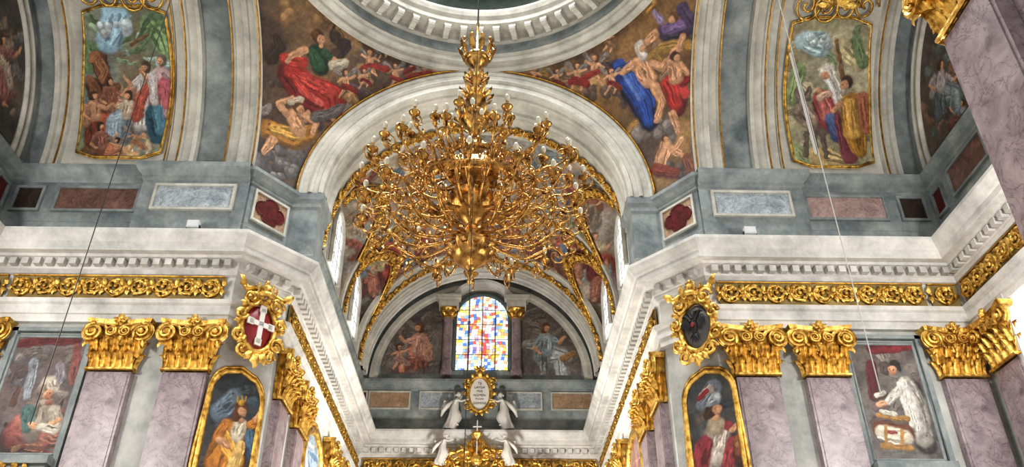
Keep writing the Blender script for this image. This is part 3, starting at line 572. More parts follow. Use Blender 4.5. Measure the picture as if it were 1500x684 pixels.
for s,st,cols,sd in ((-1,VL,['9aaaa4','8a7a60','b0aa90','7a8a6a'],31),(1,VR,['b8b08c','9a8c68','c0b89c','8c9470'],37)):
    x0,x1=(10.05,12.8) if s<0 else (10.25,12.95)
    f=vpatch(s,x0,x1,4.5,58); e=empty('vault_painting',tuple(f(np.array([.5]),np.array([0.]))[0]),label='gilded framed vault painting '+('with horses and robed men' if s<0 else 'of woman on donkey'),category='painting')
    canvas('canvas',f,190,260,cols,1.4,st,sd,parent=e,fr=.036)
    m=MB(); xm=(x0+x1)/2
    for sg in (-1,1):
        t=np.linspace(0,1,24); R=.5*(1-t)+.05; an=sg*t*3.5*pi
        for x_,p_ in ((.35,62),(.95,62.5)):
            ss=s*(xm+sg*x_)+R*np.cos(an)*.8; pp=np.radians(p_)+R*np.sin(an)/5.3
            m.tube(np.stack([ss,CY+5.08*np.cos(pp),ZS+(TB-.18)*np.sin(pp)],-1),.045,6)
    c0=np.array([s*xm,CY+5.0*math.cos(1.1),ZS+(TB-.25)*math.sin(1.1)])
    for q in range(7): m.leaf(c0,(math.cos(q*pi/6),-.5*math.sin(q*pi/6),.6*math.sin(q*pi/6)),(0,-.6,-.8),.75,.3,.1)
    build(m,'cresting',M_GOLD,parent=e,smooth=True)
def lun(s):
    def f(S_,T_):
        r=T_; a=S_*pi; return np.stack([np.full_like(S_,s*(XE-.03)),CY+4.4*r*np.cos(a),ZS+.3+4.6*r*np.sin(a)],-1)
    return f
LLs=clutter((-30,20,30,170),['6a5a50','8a7a6c','9a6a60','7a7874'],20,12,17)+fig(4,58,13,'9a6a64','b8a898',sk,'4a3426',1,'stand')
LRs=clutter((1350,60,1440,220),['5a5450','7a6a60','6e7a72','8a6a58'],30,11,18)+fig(1378,95,13,'8c9aa0','b8b0b0',sk,'4a3426',1,'sit')+fig(1410,150,9,'7a5048','8a9098',sk,'4a3426',-1,'sit')
for s,st in ((-1,LLs),(1,LRs)):
    canvas('lunette_fresco',lun(s),180,140,['5a5450','7a6a60','4a4c4c','8a7a6c'],.8,st,61+s,label='dark fresco in semicircular lunette of transept end wall',category='fresco')
# ================================================================ WALL PAINTINGS
def wallpaint(c,X,nv,w,h,arch,cols,st,seed,lab,fr=.07,frm=None,ns=120,nt=190,bs=1.2):
    c=np.array(c,float); X=np.array([*X,0.]); nv=np.array([*nv,0.])
    e=empty('framed_painting',tuple(c-np.array([0,0,h/2])),label=lab,category='painting')
    canvas('canvas',planar(c+nv*.08,X,(0,0,1),w,h,arch),ns,nt,cols,bs,st,seed,parent=e,fr=fr,frmat=frm)
    return e
st=clutter((10,490,115,590),['7a7478','847a74','6a5c58','7c746c'],20,12,21)+clutter((0,590,110,670),['4a3a36','5a4640','6a4c40'],14,12,29)+[S('6a3030',(112,500,8),(70,498,9),(30,503,8)),S('84504a',(112,510,7),(108,560,8)),S('8f9498',(50,530,7),(40,580,7)),
 S('3e2a28',(20,644,26),(92,652,25)),S('6e3430',(28,636,24),(86,646,23)),S('8e524c',(22,630,16),(58,646,19)),S('a86a5c',(30,616,11),(66,640,14)),
 S('7c6e64',(56,598,21),(50,632,20)),S('9a8c7e',(64,596,14),(56,622,15)),S('b0a494',(78,602,10),(86,626,10)),S('4e6a66',(42,602,11),(38,628,8)),S('946454',(70,634,14),(96,644,10)),
 S('bcb0a0',(71,562,13),(79,570,9)),S('8a7a6a',(63,568,6),(65,580,5)),S(sk,(72,577,8)),S('a8745a',(72,580,6)),S('3a2018',(69,576,1.2)),S('3a2018',(75,576,1.2)),S('7a3a30',(72,583,1.4)),S('8a5a44',(72,590,5)),
 S(sk,(86,616,5),(70,624,4.5)),S(sk,(46,622,5),(60,628,4)),S('c8c0b0',(60,624,7),(80,631,7)),S('4a3428',(66,622,1),(84,627,1)),S('8a6a4c',(100,655,8),(20,658,6))]
wallpaint((-11.5,20.9,8.3),(1,0),(0,-1),1.95,3.3,0,['7a7678','7c766e','6a5a58','827a74'],st,71,'wall painting of seated saint in pale cap and rose robe',.04,M_GREY)
st=clutter((1270,500,1375,662),['76706c','8a8278','625250','7c746c'],24,12,22)+[S('661e26',(1276,510,10),(1310,506,9),(1350,508,9)),S('7e2a30',(1280,514,6),(1335,508,6)),S('5e2026',(1276,535,9),(1280,580,8)),
 S('3a3432',(1336,566,15),(1356,650,18)),S('a09a90',(1328,562,13),(1342,590,17),(1352,640,16)),S('cfcac0',(1323,560,9),(1336,592,12),(1346,632,11)),S('e0dcd2',(1318,563,6),(1326,590,6),(1338,624,5)),S('cfcac0',(1316,572,7),(1302,588,6)),S('2a2420',(1310,535,9)),S('2a2420',(1316,541,5)),S(sk,(1306,542,6.5)),S('a8745a',(1305,546,4)),S('3a2018',(1302,541,1)),S('3a2018',(1307,542,1)),S(sk,(1296,590,4.5),(1288,592,4)),S('5a4030',(1284,582,6),(1296,577,6)),S('d0ccbf',(1285,579,4),(1295,575,4)),
 S('6a3c26',(1292,630,15),(1328,634,14)),S('b08448',(1288,608,5),(1330,614,5)),S('d8ccb8',(1294,634,12),(1326,640,12)),S('a87c44',(1294,652,5),(1334,656,5)),S('8a3a30',(1302,632,3),(1314,634,3)),S('b08448',(1298,626,2.5),(1298,646,2.5)),S('b08448',(1322,630,2.5),(1322,648,2.5)),S('e0dccf',(1292,602,4),(1312,606,4)),S('4a3c36',(1374,600,7),(1378,640,7))]
wallpaint((11.5,20.9,8.3),(1,0),(0,-1),1.85,3.3,0,['76706c','847c76','625250','7a7470'],st,72,'wall painting of saint in white surplice reading by table',.04,M_GREY)
stl=clutter((290,545,390,690),['3a4248','4c5458','5a5048','30383c'],20,11,23)+[S('6a7a88',(345,585,17),(318,605,14)),S('50606e',(370,590,10)),S('7a4a1f',(342,642,31),(328,688,34)),S('bc7c34',(338,640,24),(325,680,28)),S('dca44c',(328,634,13),(345,672,15)),S('e6bc74',(352,652,9),(340,688,10)),S('2f4056',(372,645,14),(378,684,14)),S('52708a',(366,638,8),(372,668,8)),S('d8ccb4',(352,624,12),(348,638,11)),S('bc7c34',(330,622,9),(320,640,8)),S(sk,(352,615,6)),S(sk,(322,644,5.5),(334,652,5)),S('6a4024',(353,598,12),(345,612,6)),S(sk,(355,603,7)),S('2a1812',(352,602,1.1)),S('2a1812',(358,602,1.1)),S('8a3a30',(355,608,1.3)),S('c8a040',(354,590,5)),S('c8a040',(349,588,1.5),(348,582,1.5)),S('c8a040',(354,588,1.5),(354,580,1.5)),S('c8a040',(359,588,1.5),(360,582,1.5)),S('bc7c34',(366,624,7),(374,618,6)),S(sk,(376,616,4.5),(381,606,4)),S('b0b4b8',(381,612,1.8),(386,566,1.5))]
str_=clutter((1010,545,1100,690),['3a4248','4c5458','5a5048','30383c'],20,11,24)+[S('7a828c',(1045,568,15),(1028,592,11)),S('4e262c',(1052,652,32),(1044,690,33)),S('9c8c86',(1050,640,25),(1046,676,26)),S('c4b8ac',(1056,632,15),(1050,668,16)),S('7e2e36',(1032,652,16),(1026,688,16)),S('983c42',(1072,650,11),(1066,688,12)),S('a89880',(1049,624,16)),S(sk,(1049,612,7)),S('4a3020',(1048,595,12),(1037,608,8)),S(sk,(1051,600,8.5)),S('2a1812',(1048,599,1.2)),S('2a1812',(1055,599,1.2)),S('8a3a30',(1051,606,1.5)),S('a0a8ae',(1048,583,12),(1039,592,5)),S('c4ccd0',(1051,580,6)),S('c0b0a8',(1040,570,7),(1028,578,5)),S('983038',(1036,572,4),(1024,584,4)),S('983c42',(1068,624,8)),S(sk,(1072,630,5),(1081,620,4.5)),S('4a281c',(1084,646,12),(1086,670,14)),S('8a5434',(1081,644,8),(1083,660,9)),S('b07c54',(1080,651,5)),S('241410',(1077,649,1.3)),S('241410',(1084,649,1.3))]
dd=np.array([1.15,1.25]);dd/=np.linalg.norm(dd)
for s,st in ((-1,stl),(1,str_)):
    X=(dd[0],dd[1]) if s<0 else (dd[0],-dd[1]); nv=(dd[1],-dd[0]) if s<0 else (-dd[1],-dd[0])
    c_=(-6.42,21.42,7.25) if s<0 else (6.6,21.15,7.25)
    wallpaint(c_,X,nv,1.6,3.9,.8,['3a4248','4c5458','5a5048','30383c'],st,75+s,'arched gilded painting of '+('seated woman in orange mantle' if s<0 else 'helmeted woman in red'),.08,ns=110,nt=260)
    stc=clutter((425,600,470,690),['c8d0d8','8a9ab0','7aa0c0'],14,9,25)+fig(448,640,9,'c8ccd4','8a9ab0',sk,'5a4030',1,'stand') if s<0 else clutter((930,600,975,690),['a87068','c89088','8a6058'],14,9,26)+fig(955,645,9,'b8483c','c89080',sk,'5a4030',1,'stand')
    wallpaint((s*5.75,28.3,7.6),(0,1),(-s,0),3.2,4.6,1.2,['7aa0c0','a8c0d0','5a88b0','c8d0d0'] if s<0 else ['a87068','c89088','8a6058','b0a098'],stc,79+s,('pale blue' if s<0 else 'rose')+' painting in arched gilded frame on chancel wall',.16)
for s in (-1,1):
    m=MB()
    for x in (10.42,12.58): m.box((s*x,20.82,8.25),(.14,.16,3.9))
    m.box((s*11.5,20.82,10.15),(2.3,.16,.12)); trim(m,M_GREY,label='grey surround of wall painting')
    m=MB(); m.box((s*11.5,20.7,6.42),(2.1,.5,.2)); m.box((s*11.5,20.76,6.25),(1.9,.35,.16)); trim(m,M_GREY,label='stone ledge below wall painting')
    m=MB(); t=np.linspace(0,pi,20); m.tube(np.stack([s*11.5+.85*np.cos(t),20.6+0*t,5.55+.62*np.sin(t)],-1),.09,6)
    for i in range(0,20,2): m.leaf((s*11.5+.85*math.cos(t[i]),20.55,5.55+.62*math.sin(t[i])),(math.cos(t[i])*.4,0,math.sin(t[i])+.2),(0,-1,0),.3,.2,.08)
    build(m,'gilded_door_crest',M_GOLD,label='gilded arched leaf crest below stone ledge',category='ornament')
lw=clutter((560,450,640,545),['7a726c','8a7e76','a08c80','78706a'],26,10,27)+fig(614,480,13,'c0806c','c89a88','d0a080','6a4a30',-1,'sit')+[S('8a8078',(590,520,10),(575,532,10))]+fig(584,508,9,'aa8a80','9a6a60','d0a080','5a4030',1,'putto')
rw=clutter((770,450,850,545),['7a726c','8a807a','8a8a84','78706a'],26,10,28)+fig(800,480,13,'c0c4c4','9aa4a8','d0a080','6a4a30',1,'sit')+[S('8a8480',(832,528,10),(842,520,8)),S('b08a60',(825,525,6),(840,518,5))]
for s,st in ((-1,lw),(1,rw)):
    def f(S_,T_,s=s):
        x=1.95+S_*2.95; top=np.sqrt(np.clip(1-(x/5.0)**2,0,1))*4.85; return np.stack([s*x,np.full_like(x,YB-.06),ZS+.3+T_*np.maximum(top-.2,.05)],-1)
    canvas('lunette_fresco',f,120,140,['746c66','8a8078','645e60','7a706a'],1.0,st,91+s,label='fresco quarter lunette with seated %s figure beside window'%('rose robed' if s<0 else 'pale robed'),category='fresco')
# ================================================================ STAINED GLASS WINDOW + AEDICULE
WW=1.32; z0=16.3; z1=20.45
def wmap(S_,T_):
    z=z0+T_*(z1-z0); za=z1-WW; k=np.where(z>za,np.sqrt(np.clip(1-((z-za)/WW)**2,0,1)),1); return np.stack([(S_*2-1)*WW*k,np.full_like(z,YB-.1),z],-1)
o=canvas('window_%d'%(k+1),wmap,132,200,['ffffff','ffffff'],1,[],5,kind='structure',mat=M_GLASS)
V=np.array([v.co for v in o.data.vertices])+np.array(o.location); X_,Z_=V[:,0],V[:,2]-z0
ix=np.floor((X_+WW)/.165+.35*np.sin(Z_*4)).astype(int); iz=np.floor(Z_/.17+.35*np.sin(X_*5)).astype(int)
pal=[C(c) for c in ('f4f6f6','e8eef4','f8f4e8','8fb4e4','d8685c','f0d060','5a80cc','f2f2f2','b8dcee','f0e0a0','e8a878','ffffff')]
h=(ix*73856093 ^ iz*19349663)%997; col=np.array([pal[int(q)%12] for q in h])
for (cx,cz,rx,rz,c) in ((0,1.5,.42,.9,'d84c44'),(.1,2.5,.3,.35,'f0d8b8'),(-.6,1.1,.25,.5,'4a72c8'),(.65,1.0,.28,.55,'e8b83c'),(0,3.3,.5,.3,'8ac0e8'),(-.5,2.4,.2,.3,'d86050'),(.6,2.3,.2,.3,'5a88d0')):
    mk=((X_-cx)/rx)**2+((Z_-cz)/rz)**2<1; col[mk]=col[mk]*.6+C(c)*.4
lead=(np.abs(((X_+WW)/.165+.35*np.sin(Z_*4))%1-.5)>.43)|(np.abs((Z_/.17+.35*np.sin(X_*5))%1-.5)>.43); col[lead]*=.4
bars=(np.abs(((X_+WW)/.66)%1-.5)>.465)|(np.abs((Z_/.83)%1-.5)>.475); col[bars]*=.15
o.data.attributes['Col'].data.foreach_set('color',np.concatenate([col,np.ones((len(col),1))],1).ravel())
m=MB(); P=[(-WW-.08,YB-.14,z0)]+[(-(WW+.08)*math.cos(p),YB-.14,z1-WW+(WW+.08)*math.sin(p)) for p in np.linspace(0,pi,24)]+[(WW+.08,YB-.14,z0)]; m.tube(P,.12,6); trim(m,M_DGREY,smooth=True,label='dark window moulding')
for s in (-1,1):
    e=empty('column',(s*1.72,YB-.3,ZS+.05),label='rose marble column with gilded capital beside stained glass window',category='column',group='columns flanking the window')
    m=MB(); m.lathe([(.3,15.9),(.3,16.2),(.25,16.28),(.24,19.0)],20,(s*1.72,YB-.3,0)); build(m,'shaft',M_PINK,parent=e,smooth=True)
    m=MB(); m.lathe([(.24,19.0),(.3,19.02),(.26,19.1),(.33,19.4),(.42,19.5)],16,(s*1.72,YB-.3,0)); m.box((s*1.72,YB-.3,19.53),(.85,.7,.08))
    for q in range(8): a=q*pi/4; m.leaf((s*1.72+.27*math.cos(a),YB-.3+.27*math.sin(a),19.1),(math.cos(a)*.3,math.sin(a)*.3,1),(math.cos(a),math.sin(a),0),.35,.2,.07)
    build(m,'capital',M_GOLD,parent=e)
    m=MB(); m.box((s*1.72,YB-.3,19.8),(1.0,.66,.46)); m.box((s*1.72,YB-.34,20.07),(1.2,.8,.12)); m.box((s*1.75,YB-.36,20.17),(1.3,.86,.08)); trim(m,M_RIB,label='entablature block of window surround')
m=MB(); A_=np.linspace(.0,pi,40)
V=[]
for a in A_:
    for (r,y) in ((1.42,YB),(1.42,YB-.3),(1.56,YB-.34),(1.6,YB-.45),(1.74,YB-.5),(1.78,YB-.4),(1.78,YB)): V.append((r*math.cos(a)*1.02,y,19.5+r*math.sin(a)))
m.add(V,[(i*7+j,(i+1)*7+j,(i+1)*7+j+1,i*7+j+1) for i in range(39) for j in range(6)]); trim(m,M_WHITE,label='arched pediment over stained glass window')
# ================================================================ STATUES (continuous skinned bodies)
def skinbody(name,J,E,parent,mat=M_STAT,root='pelvis'):
    names=list(J); me=bpy.data.meshes.new(name); me.from_pydata([J[k][:3] for k in names],[(names.index(a),names.index(b)) for a,b in E],[])
    o=link(name,me,parent); me.materials.append(mat); md=o.modifiers.new('skin','SKIN')
    for i,k_ in enumerate(names):
        sv=me.skin_vertices[0].data[i]; sv.radius=(J[k_][3],J[k_][3]); sv.use_root=(k_==root)
    md.use_smooth_shade=True; o.modifiers.new('sub','SUBSURF').levels=1; o.modifiers['sub'].render_levels=1; return o
def statue(loc,s,sc,lab,wings=True):
    e=empty('angel_statue',loc,label=lab,category='statue',group='white angel statues'); e.scale=(sc*s,sc,sc); e.rotation_euler=(0,s*math.radians(9),0)
    J={'pelvis':(0,0,.95,.13),'belly':(.03,0,1.12,.12),'chest':(.05,0,1.32,.15),'neck':(.08,0,1.5,.06),'head':(.13,-.02,1.6,.09),'crown':(.13,-.02,1.72,.085),
     'shL':(.05,-.18,1.43,.07),'elL':(.3,-.22,1.35,.05),'wrL':(.5,-.15,1.5,.035),'shR':(.0,.18,1.43,.07),'elR':(.15,.25,1.65,.05),'wrR':(.3,.2,1.88,.035),
     'hipL':(.02,-.1,.9,.11),'knL':(.35,-.14,.72,.085),'anL':(.25,-.14,.3,.05),'toL':(.4,-.14,.24,.04),'hipR':(0,.1,.9,.11),'knR':(.05,.12,.5,.08),'anR':(-.15,.12,.14,.05),'toR':(-.02,.12,.06,.04)}
    E=[('pelvis','belly'),('belly','chest'),('chest','neck'),('neck','head'),('head','crown'),('chest','shL'),('shL','elL'),('elL','wrL'),('chest','shR'),('shR','elR'),('elR','wrR'),('pelvis','hipL'),('hipL','knL'),('knL','anL'),('anL','toL'),('pelvis','hipR'),('hipR','knR'),('knR','anR'),('anR','toR')]
    for w,d in (('wrL',(1,0,.3)),('wrR',(.5,0,1))):
        x,y,z,_=J[w]
        J[w+'p']=(x+d[0]*.06,y,z+d[2]*.06,.03); E.append((w,w+'p'))
        for q in range(5):
            ln=(.05,.07,.075,.07,.055)[q]; J[w+'f%d'%q]=(x+d[0]*(.07+ln),y+(q-2)*.022,z+d[2]*(.07+ln)-.01*(q==0),.009); E.append((w+'p',w+'f%d'%q))
    skinbody('body',J,E,e)
    m=MB(); V=[];n_=28
    rows=[(1.42,.14,.13,.03),(1.2,.17,.15,.04),(1.0,.2,.18,.04),(.8,.27,.24,.12),(.6,.3,.25,.14),(.35,.26,.22,.06),(.15,.28,.24,0),(.0,.3,.25,0)]
    for z,rx,ry,cx in rows:
        for q in range(n_):
            a=q*2*pi/n_; f=1+.12*math.sin(7*a+z*4)*(1.5-z); V.append((cx+rx*f*math.cos(a),ry*f*math.sin(a),z))
    m.add(V,[(i*n_+q,i*n_+(q+1)%n_,(i+1)*n_+(q+1)%n_,(i+1)*n_+q) for i in range(len(rows)-1) for q in range(n_)])
    m.tube([(-.1,-.2,1.3),(-.3,-.25,1.0),(-.45,-.1,.8),(-.5,0,.55)],[.06,.1,.1,.03],8)
    me=m.mesh('robe'); me.materials.append(M_STAT); link('robe',me,e); me.polygons.foreach_set('use_smooth',[True]*len(me.polygons))
    m=MB(); m.ell((.1,-.02,1.73),(.12,.12,.11),10)
    for q in range(9): a=q*.7; m.ell((.1+.1*math.cos(a)-.03,-.02+.1*math.sin(a),1.68+.02*math.sin(3*a)),(.04,.04,.05),6)
    me=m.mesh('hair'); me.materials.append(M_STAT); link('hair',me,e)
    m=MB(); m.ell((.225,-.02,1.655),(.03,.015,.025),6); m.ell((.21,-.055,1.685),(.012,.014,.01),6); m.ell((.21,.02,1.685),(.012,.014,.01),6); m.ell((.205,-.02,1.61),(.015,.03,.01),6)
    me=m.mesh('face'); me.materials.append(M_STAT); link('face',me,e)
    if wings:
        for sy in (-1,1):
            m=MB()
            for q in range(9):
                a=math.radians(235-q*11); L=.46-.02*q; m.leaf((-.06-.02*q,sy*.1,1.38-.03*q),(math.cos(a)*1.0,sy*.2,math.sin(a)),(-.2,-sy*.9,.1),L,.13,.05)
            me=m.mesh('wing'); me.materials.append(M_STAT); link('wing',me,e)
    return e
statue((-1.42,36.95,13.08),1,1.02,'white stone winged angel statue leaning toward gilded tablet')
statue((1.32,36.95,13.08),-1,1.02,'white stone winged angel statue leaning toward gilded tablet')
e=empty('inscription_tablet',(0-.05,37,13.7),label='white inscription tablet in gilded scroll frame on chancel cornice',category='sign')
TX=-.05;TZ=14.85
m=MB(); A_=np.linspace(0,2*pi,40,endpoint=False); V=[(TX,36.9,TZ)]+[(TX+.5*math.cos(a)*(1-.1*abs(math.sin(2*a))),36.93,TZ+.82*math.sin(a)) for a in A_]
m.add(V,[(0,1+(i+1)%40,1+i) for i in range(40)]); build(m,'tablet',M_SWHITE,parent=e)
m=MB(); m.tube([(TX+.55*math.cos(a),36.9,TZ+.88*math.sin(a)) for a in A_],.1,8,True)
for a in np.linspace(0,2*pi,18,endpoint=False): m.leaf((TX+.57*math.cos(a),36.88,TZ+.9*math.sin(a)),(math.cos(a),0,math.sin(a)),(0,-1,0),.26,.22,.1)
for s in (-1,1):
    for zz in (-.6,.6):
        t=np.linspace(0,1,20); R=.22*(1-t)+.02; m.tube(np.stack([TX+s*.58+R*np.cos(s*t*9),36.85+0*t,TZ+zz+R*np.sin(s*t*9)],-1),.05,5)
m.ell((TX,36.8,TZ+1.0),(.18,.12,.18),8)
for q in range(5): a=math.radians(30+30*q); m.leaf((TX,36.8,TZ+1.05),(math.cos(a),0,math.sin(a)),(0,-1,0),.38,.14,.08)
build(m,'gilded_frame',M_GOLD,parent=e,smooth=True)
for i,tx in enumerate(('TE','LAVDA','MVS','NOMEN','TVVM','DOMINE')):
    c=bpy.data.curves.new('t','FONT'); c.body=tx; c.size=.16; c.align_x='CENTER'; c.extrude=.004
    t=bpy.data.objects.new('t',c); scene.collection.objects.link(t); me=bpy.data.meshes.new_from_object(t.evaluated_get(bpy.context.evaluated_depsgraph_get())); bpy.data.objects.remove(t)
    me.materials.append(M_INK); o=link('lettering',me,e); o.rotation_euler=(pi/2,0,0); o.location=Vector((TX,36.88,TZ+.46-i*.2))-e.location
# ================================================================ HIGH ALTAR TOP
AX=-.1; AY=36.2
e=empty('altar_crown',(AX,AY,9.5),label='gilded altar crown with scrolls rays and slender white cross',category='altar')
m=MB()
for s in (-1,1):
    m.tube([(AX+s*1.9,AY,10.2),(AX+s*1.75,AY,11.0),(AX+s*1.2,AY,11.7),(AX+s*.5,AY,11.95),(AX+s*.15,AY,12.4)],[.14,.12,.11,.1,.08],8)
    for cx,cz,r in ((1.75,10.9,.36),(1.05,11.55,.32),(.4,11.6,.28),(2.2,10.4,.4),(.8,10.9,.35),(1.4,11.2,.3),(2.6,11.0,.3),(3.1,10.7,.25)):
        t=np.linspace(0,1,24); R=r*(1-t)+.03; m.tube(np.stack([AX+s*cx+R*np.cos(s*t*10),AY-.1+0*t,cz+R*np.sin(s*t*10)],-1),.06,6)
        for q in range(7): a=q*.9; m.leaf((AX+s*cx+r*.6*math.cos(a),AY-.1,cz+r*.6*math.sin(a)),(math.cos(a+.6),-.1,math.sin(a+.6)),(0,-1,0),r*1.0,r*.45,.1)
for q in range(17): a=math.radians(10+10*q); m.leaf((AX,AY-.05,11.4),(math.cos(a),0,math.sin(a)),(0,-1,0),.95+.25*(q%2),.13,.05)
m.ell((AX,AY-.1,11.4),(.3,.2,.3),10); m.lathe([(.02,12.2),(.25,12.25),(.16,12.4),(.3,12.6),(.05,12.9)],12,(AX,AY,0)); m.box((AX,AY+.1,10.2),(3.8,.5,.5))
build(m,'scrolls_and_rays',M_GOLD,parent=e)
m=MB(); m.tube([(AX,AY-.2,9.6),(AX,AY-.2,13.2)],.03,6); m.box((AX,AY-.2,12.9),(.4,.05,.05)); m.lathe([(.02,9.6),(.3,9.8),(.1,10.1),(.2,10.4),(.05,11)],12,(AX,AY-.4,0)); build(m,'cross',M_STAT,parent=e,label='white slender cross')
statue((-1.75,35.7,11.1),1,.75,'small white angel statue on gilded altar scroll'); statue((1.4,35.7,11.1),-1,.75,'small white angel statue on gilded altar scroll')
# ================================================================ COATS OF ARMS
def arms(s):
    X=np.array([dd[0],dd[1],0]) if s<0 else np.array([dd[0],-dd[1],0]); nv=np.array([dd[1],-dd[0],0]) if s<0 else np.array([-dd[1],-dd[0],0]); Z=np.array([0,0,1.])
    c=np.array([-6.4,21.44,10.45] if s<0 else [6.72,21.06,10.42])+nv*.42
    e=empty('coat_of_arms',tuple(c-Z*1.3),label='gilded crowned cartouche with '+('white cross on red shield' if s<0 else 'black eagle on dark shield'),category='emblem')
    P=lambda x,z,o=0:c+X*x+Z*z+nv*o
    m=MB(); A_=np.linspace(0,2*pi,40,endpoint=False)
    for k_,(sc,o) in enumerate(((1,0),(.75,.1),(.4,.15),(.02,.17))):
        m.v.append(np.array([P(.46*sc*math.cos(a),.66*sc*math.sin(a),o) for a in A_]))
    m.n=160; m.f=[(i*40+q,i*40+(q+1)%40,(i+1)*40+(q+1)%40,(i+1)*40+q) for i in range(3) for q in range(40)]
    build(m,'shield',M_SRED if s<0 else M_SBLUE,parent=e,smooth=True)
    if s<0:
        m=MB(); m.box(P(0,0,.17),(.15,.05,1.08),X,nv); m.box(P(0,.05,.17),(.74,.05,.15),X,nv)
        for a,b in ((0,.52),(0,-.5),(.34,.05),(-.34,.05)): m.box(P(a,b,.17),(.2,.05,.2),X,nv)
        build(m,'cross',M_SWHITE,parent=e)
    else:
        m=MB(); m.ell(P(0,-.03,.2),(.12,.05,.27),10,X,nv,Z)
        for q in (-1,1):
            m.tube([P(q*.02,.18,.2),P(q*.07,.3,.2),P(q*.1,.38,.2)],[.055,.05,.05],6); m.leaf(P(q*.1,.38,.2),X*q+Z*-.15,nv,.14,.07,.02)
            # spread wing: arched upper bone with long hanging primaries
            m.tube([P(q*.06,.1,.2),P(q*.16,.27,.2),P(q*.27,.36,.2),P(q*.33,.3,.2)],[.06,.055,.05,.02],6)
            for k_ in range(6): x=.12+.045*k_; m.leaf(P(q*x,.3-.03*abs(k_-3),.2),X*q*.16-Z,nv,.5-.04*k_,.1,.02)
            m.leaf(P(q*.05,-.25,.2),X*q*.6-Z,nv,.24,.06,.02)
        for a in (-.3,0,.3): m.leaf(P(0,-.22,.2),X*a-Z,nv,.36,.1,.02)
        build(m,'eagle',M_BLACK,parent=e)
        m=MB(); m.ell(P(0,-.02,.26),(.06,.02,.08),8,X,nv,Z); build(m,'escutcheon',M_SRED,parent=e)
    m=MB(); m.tube([P(.54*math.cos(a),.76*math.sin(a),.05) for a in A_],.1,8,True)
    for i,a in enumerate(np.linspace(0,2*pi,20,endpoint=False)): m.leaf(P(.56*math.cos(a),.8*math.sin(a),.08),X*math.cos(a+.4)+Z*math.sin(a+.4),nv,.3,.22,.12)
    for q in (-1,1):
        for z_,r in ((.75,.24),(.2,.17),(-.45,.2),(-.85,.2)):
            t=np.linspace(0,1,24); R=r*(1-t)+.02; w=.62 if abs(z_)<.6 else .42
            m.tube([P(q*w+R[i]*math.cos(q*t[i]*10),z_+R[i]*math.sin(q*t[i]*10),.15) for i in range(24)],.055,6)
        m.tube([P(q*.3,1.1,.1),P(q*.62,1.0,.1),P(q*.8,1.25,.1)],[.08,.1,.05],6)
        m.leaf(P(q*.6,1.0,.1),X*q+Z*.9,nv,.45,.25,.12)
    m.leaf(P(0,-.8,.1),-Z,nv,.5,.4,.14); m.leaf(P(.1,-.8,.1),-Z+X*.7,nv,.4,.3,.12); m.leaf(P(-.1,-.8,.1),-Z-X*.7,nv,.4,.3,.12)
    build(m,'scroll_frame',M_GOLD,parent=e,smooth=True)
    m=MB(); m.lathe([(.26,0),(.3,.08),(.27,.14)],16,tuple(P(0,.86,.12)))
    for q in range(9): a=q*2*pi/9; p=P(0,.98,.12)+X*.27*math.cos(a)+nv*.27*math.sin(a); m.leaf(p,Z+X*.3*math.cos(a),nv,.24,.12,.03); m.ell(p+Z*.24+X*.06*math.cos(a),(.04,.04,.04),6)
    m.ell(P(0,1.15,.12),(.2,.2,.2),10,X,nv,Z); m.ell(P(0,1.4,.12),(.07,.07,.09),8,X,nv,Z); build(m,'crown',M_GOLD,parent=e,smooth=True)
arms(-1); arms(1)
# ================================================================ CHANDELIER
HX,HY=0.12,CY
ch=empty('chandelier',(HX,HY,8.86),label='huge gilded multi tier chandelier with scrolled arms hanging in crossing',category='chandelier')
m=MB(); prof=[(.01,8.8),(.07,8.9),(.03,8.98),(.12,9.06),(.05,9.16),(.16,9.26),(.34,9.4),(.44,9.58),(.36,9.76),(.2,9.84),(.36,9.92),(.4,10.02),(.18,10.12),(.14,10.4),(.3,10.55),(.52,10.8),(.58,11.1),(.36,11.35),(.16,11.5),(.3,11.65),(.6,11.78),(.64,11.88),(.3,11.98),(.14,12.2),(.2,12.5),(.3,12.7),(.16,12.9),(.12,13.1),(.2,13.25),(.36,13.45),(.4,13.62),(.22,13.8),(.1,13.95),(.26,14.15),(.3,14.35),(.14,14.55),(.08,14.7),(.2,14.85),(.08,15.05),(.07,15.3),(.16,15.4),(.26,15.5),(.28,15.6),(.24,15.68),(.06,15.72),(.04,17)]
m.lathe(prof,24,(HX,HY,0)); build(m,'column',M_GOLD2,parent=ch,smooth=True)
m=MB()
for q in range(12):
    a=q*pi/6; ca,sa=math.cos(a),math.sin(a)
    for z,r,L in ((9.45,.36,.4),(10.7,.48,.6),(13.4,.36,.36),(14.15,.27,.36),(14.8,.18,.28)): m.leaf((HX+r*ca,HY+r*sa,z),(ca*.5,sa*.5,.9),(ca,sa,0),L,.15,.06)
build(m,'acanthus_leaves',M_GOLD2,parent=ch,smooth=True)
m=MB()
for q in range(10):
    a=q*pi/5; ca,sa=math.cos(a),math.sin(a)
    m.tube([(HX+.25*ca,HY+.25*sa,15.6),(HX+.38*ca,HY+.38*sa,15.78),(HX+.46*ca,HY+.46*sa,15.95),(HX+.4*ca,HY+.4*sa,16.1)],[.03,.04,.03,.02],6); m.leaf((HX+.3*ca,HY+.3*sa,15.62),(ca*.4,sa*.4,1),(ca,sa,0),.55,.18,.05); m.ell((HX+.42*ca,HY+.42*sa,16.17),(.05,.05,.05),8)
m.lathe([(.26,15.55),(.33,15.6),(.31,15.7),(.28,15.72)],24,(HX,HY,0)); build(m,'crown',M_GOLD2,parent=ch,smooth=True)
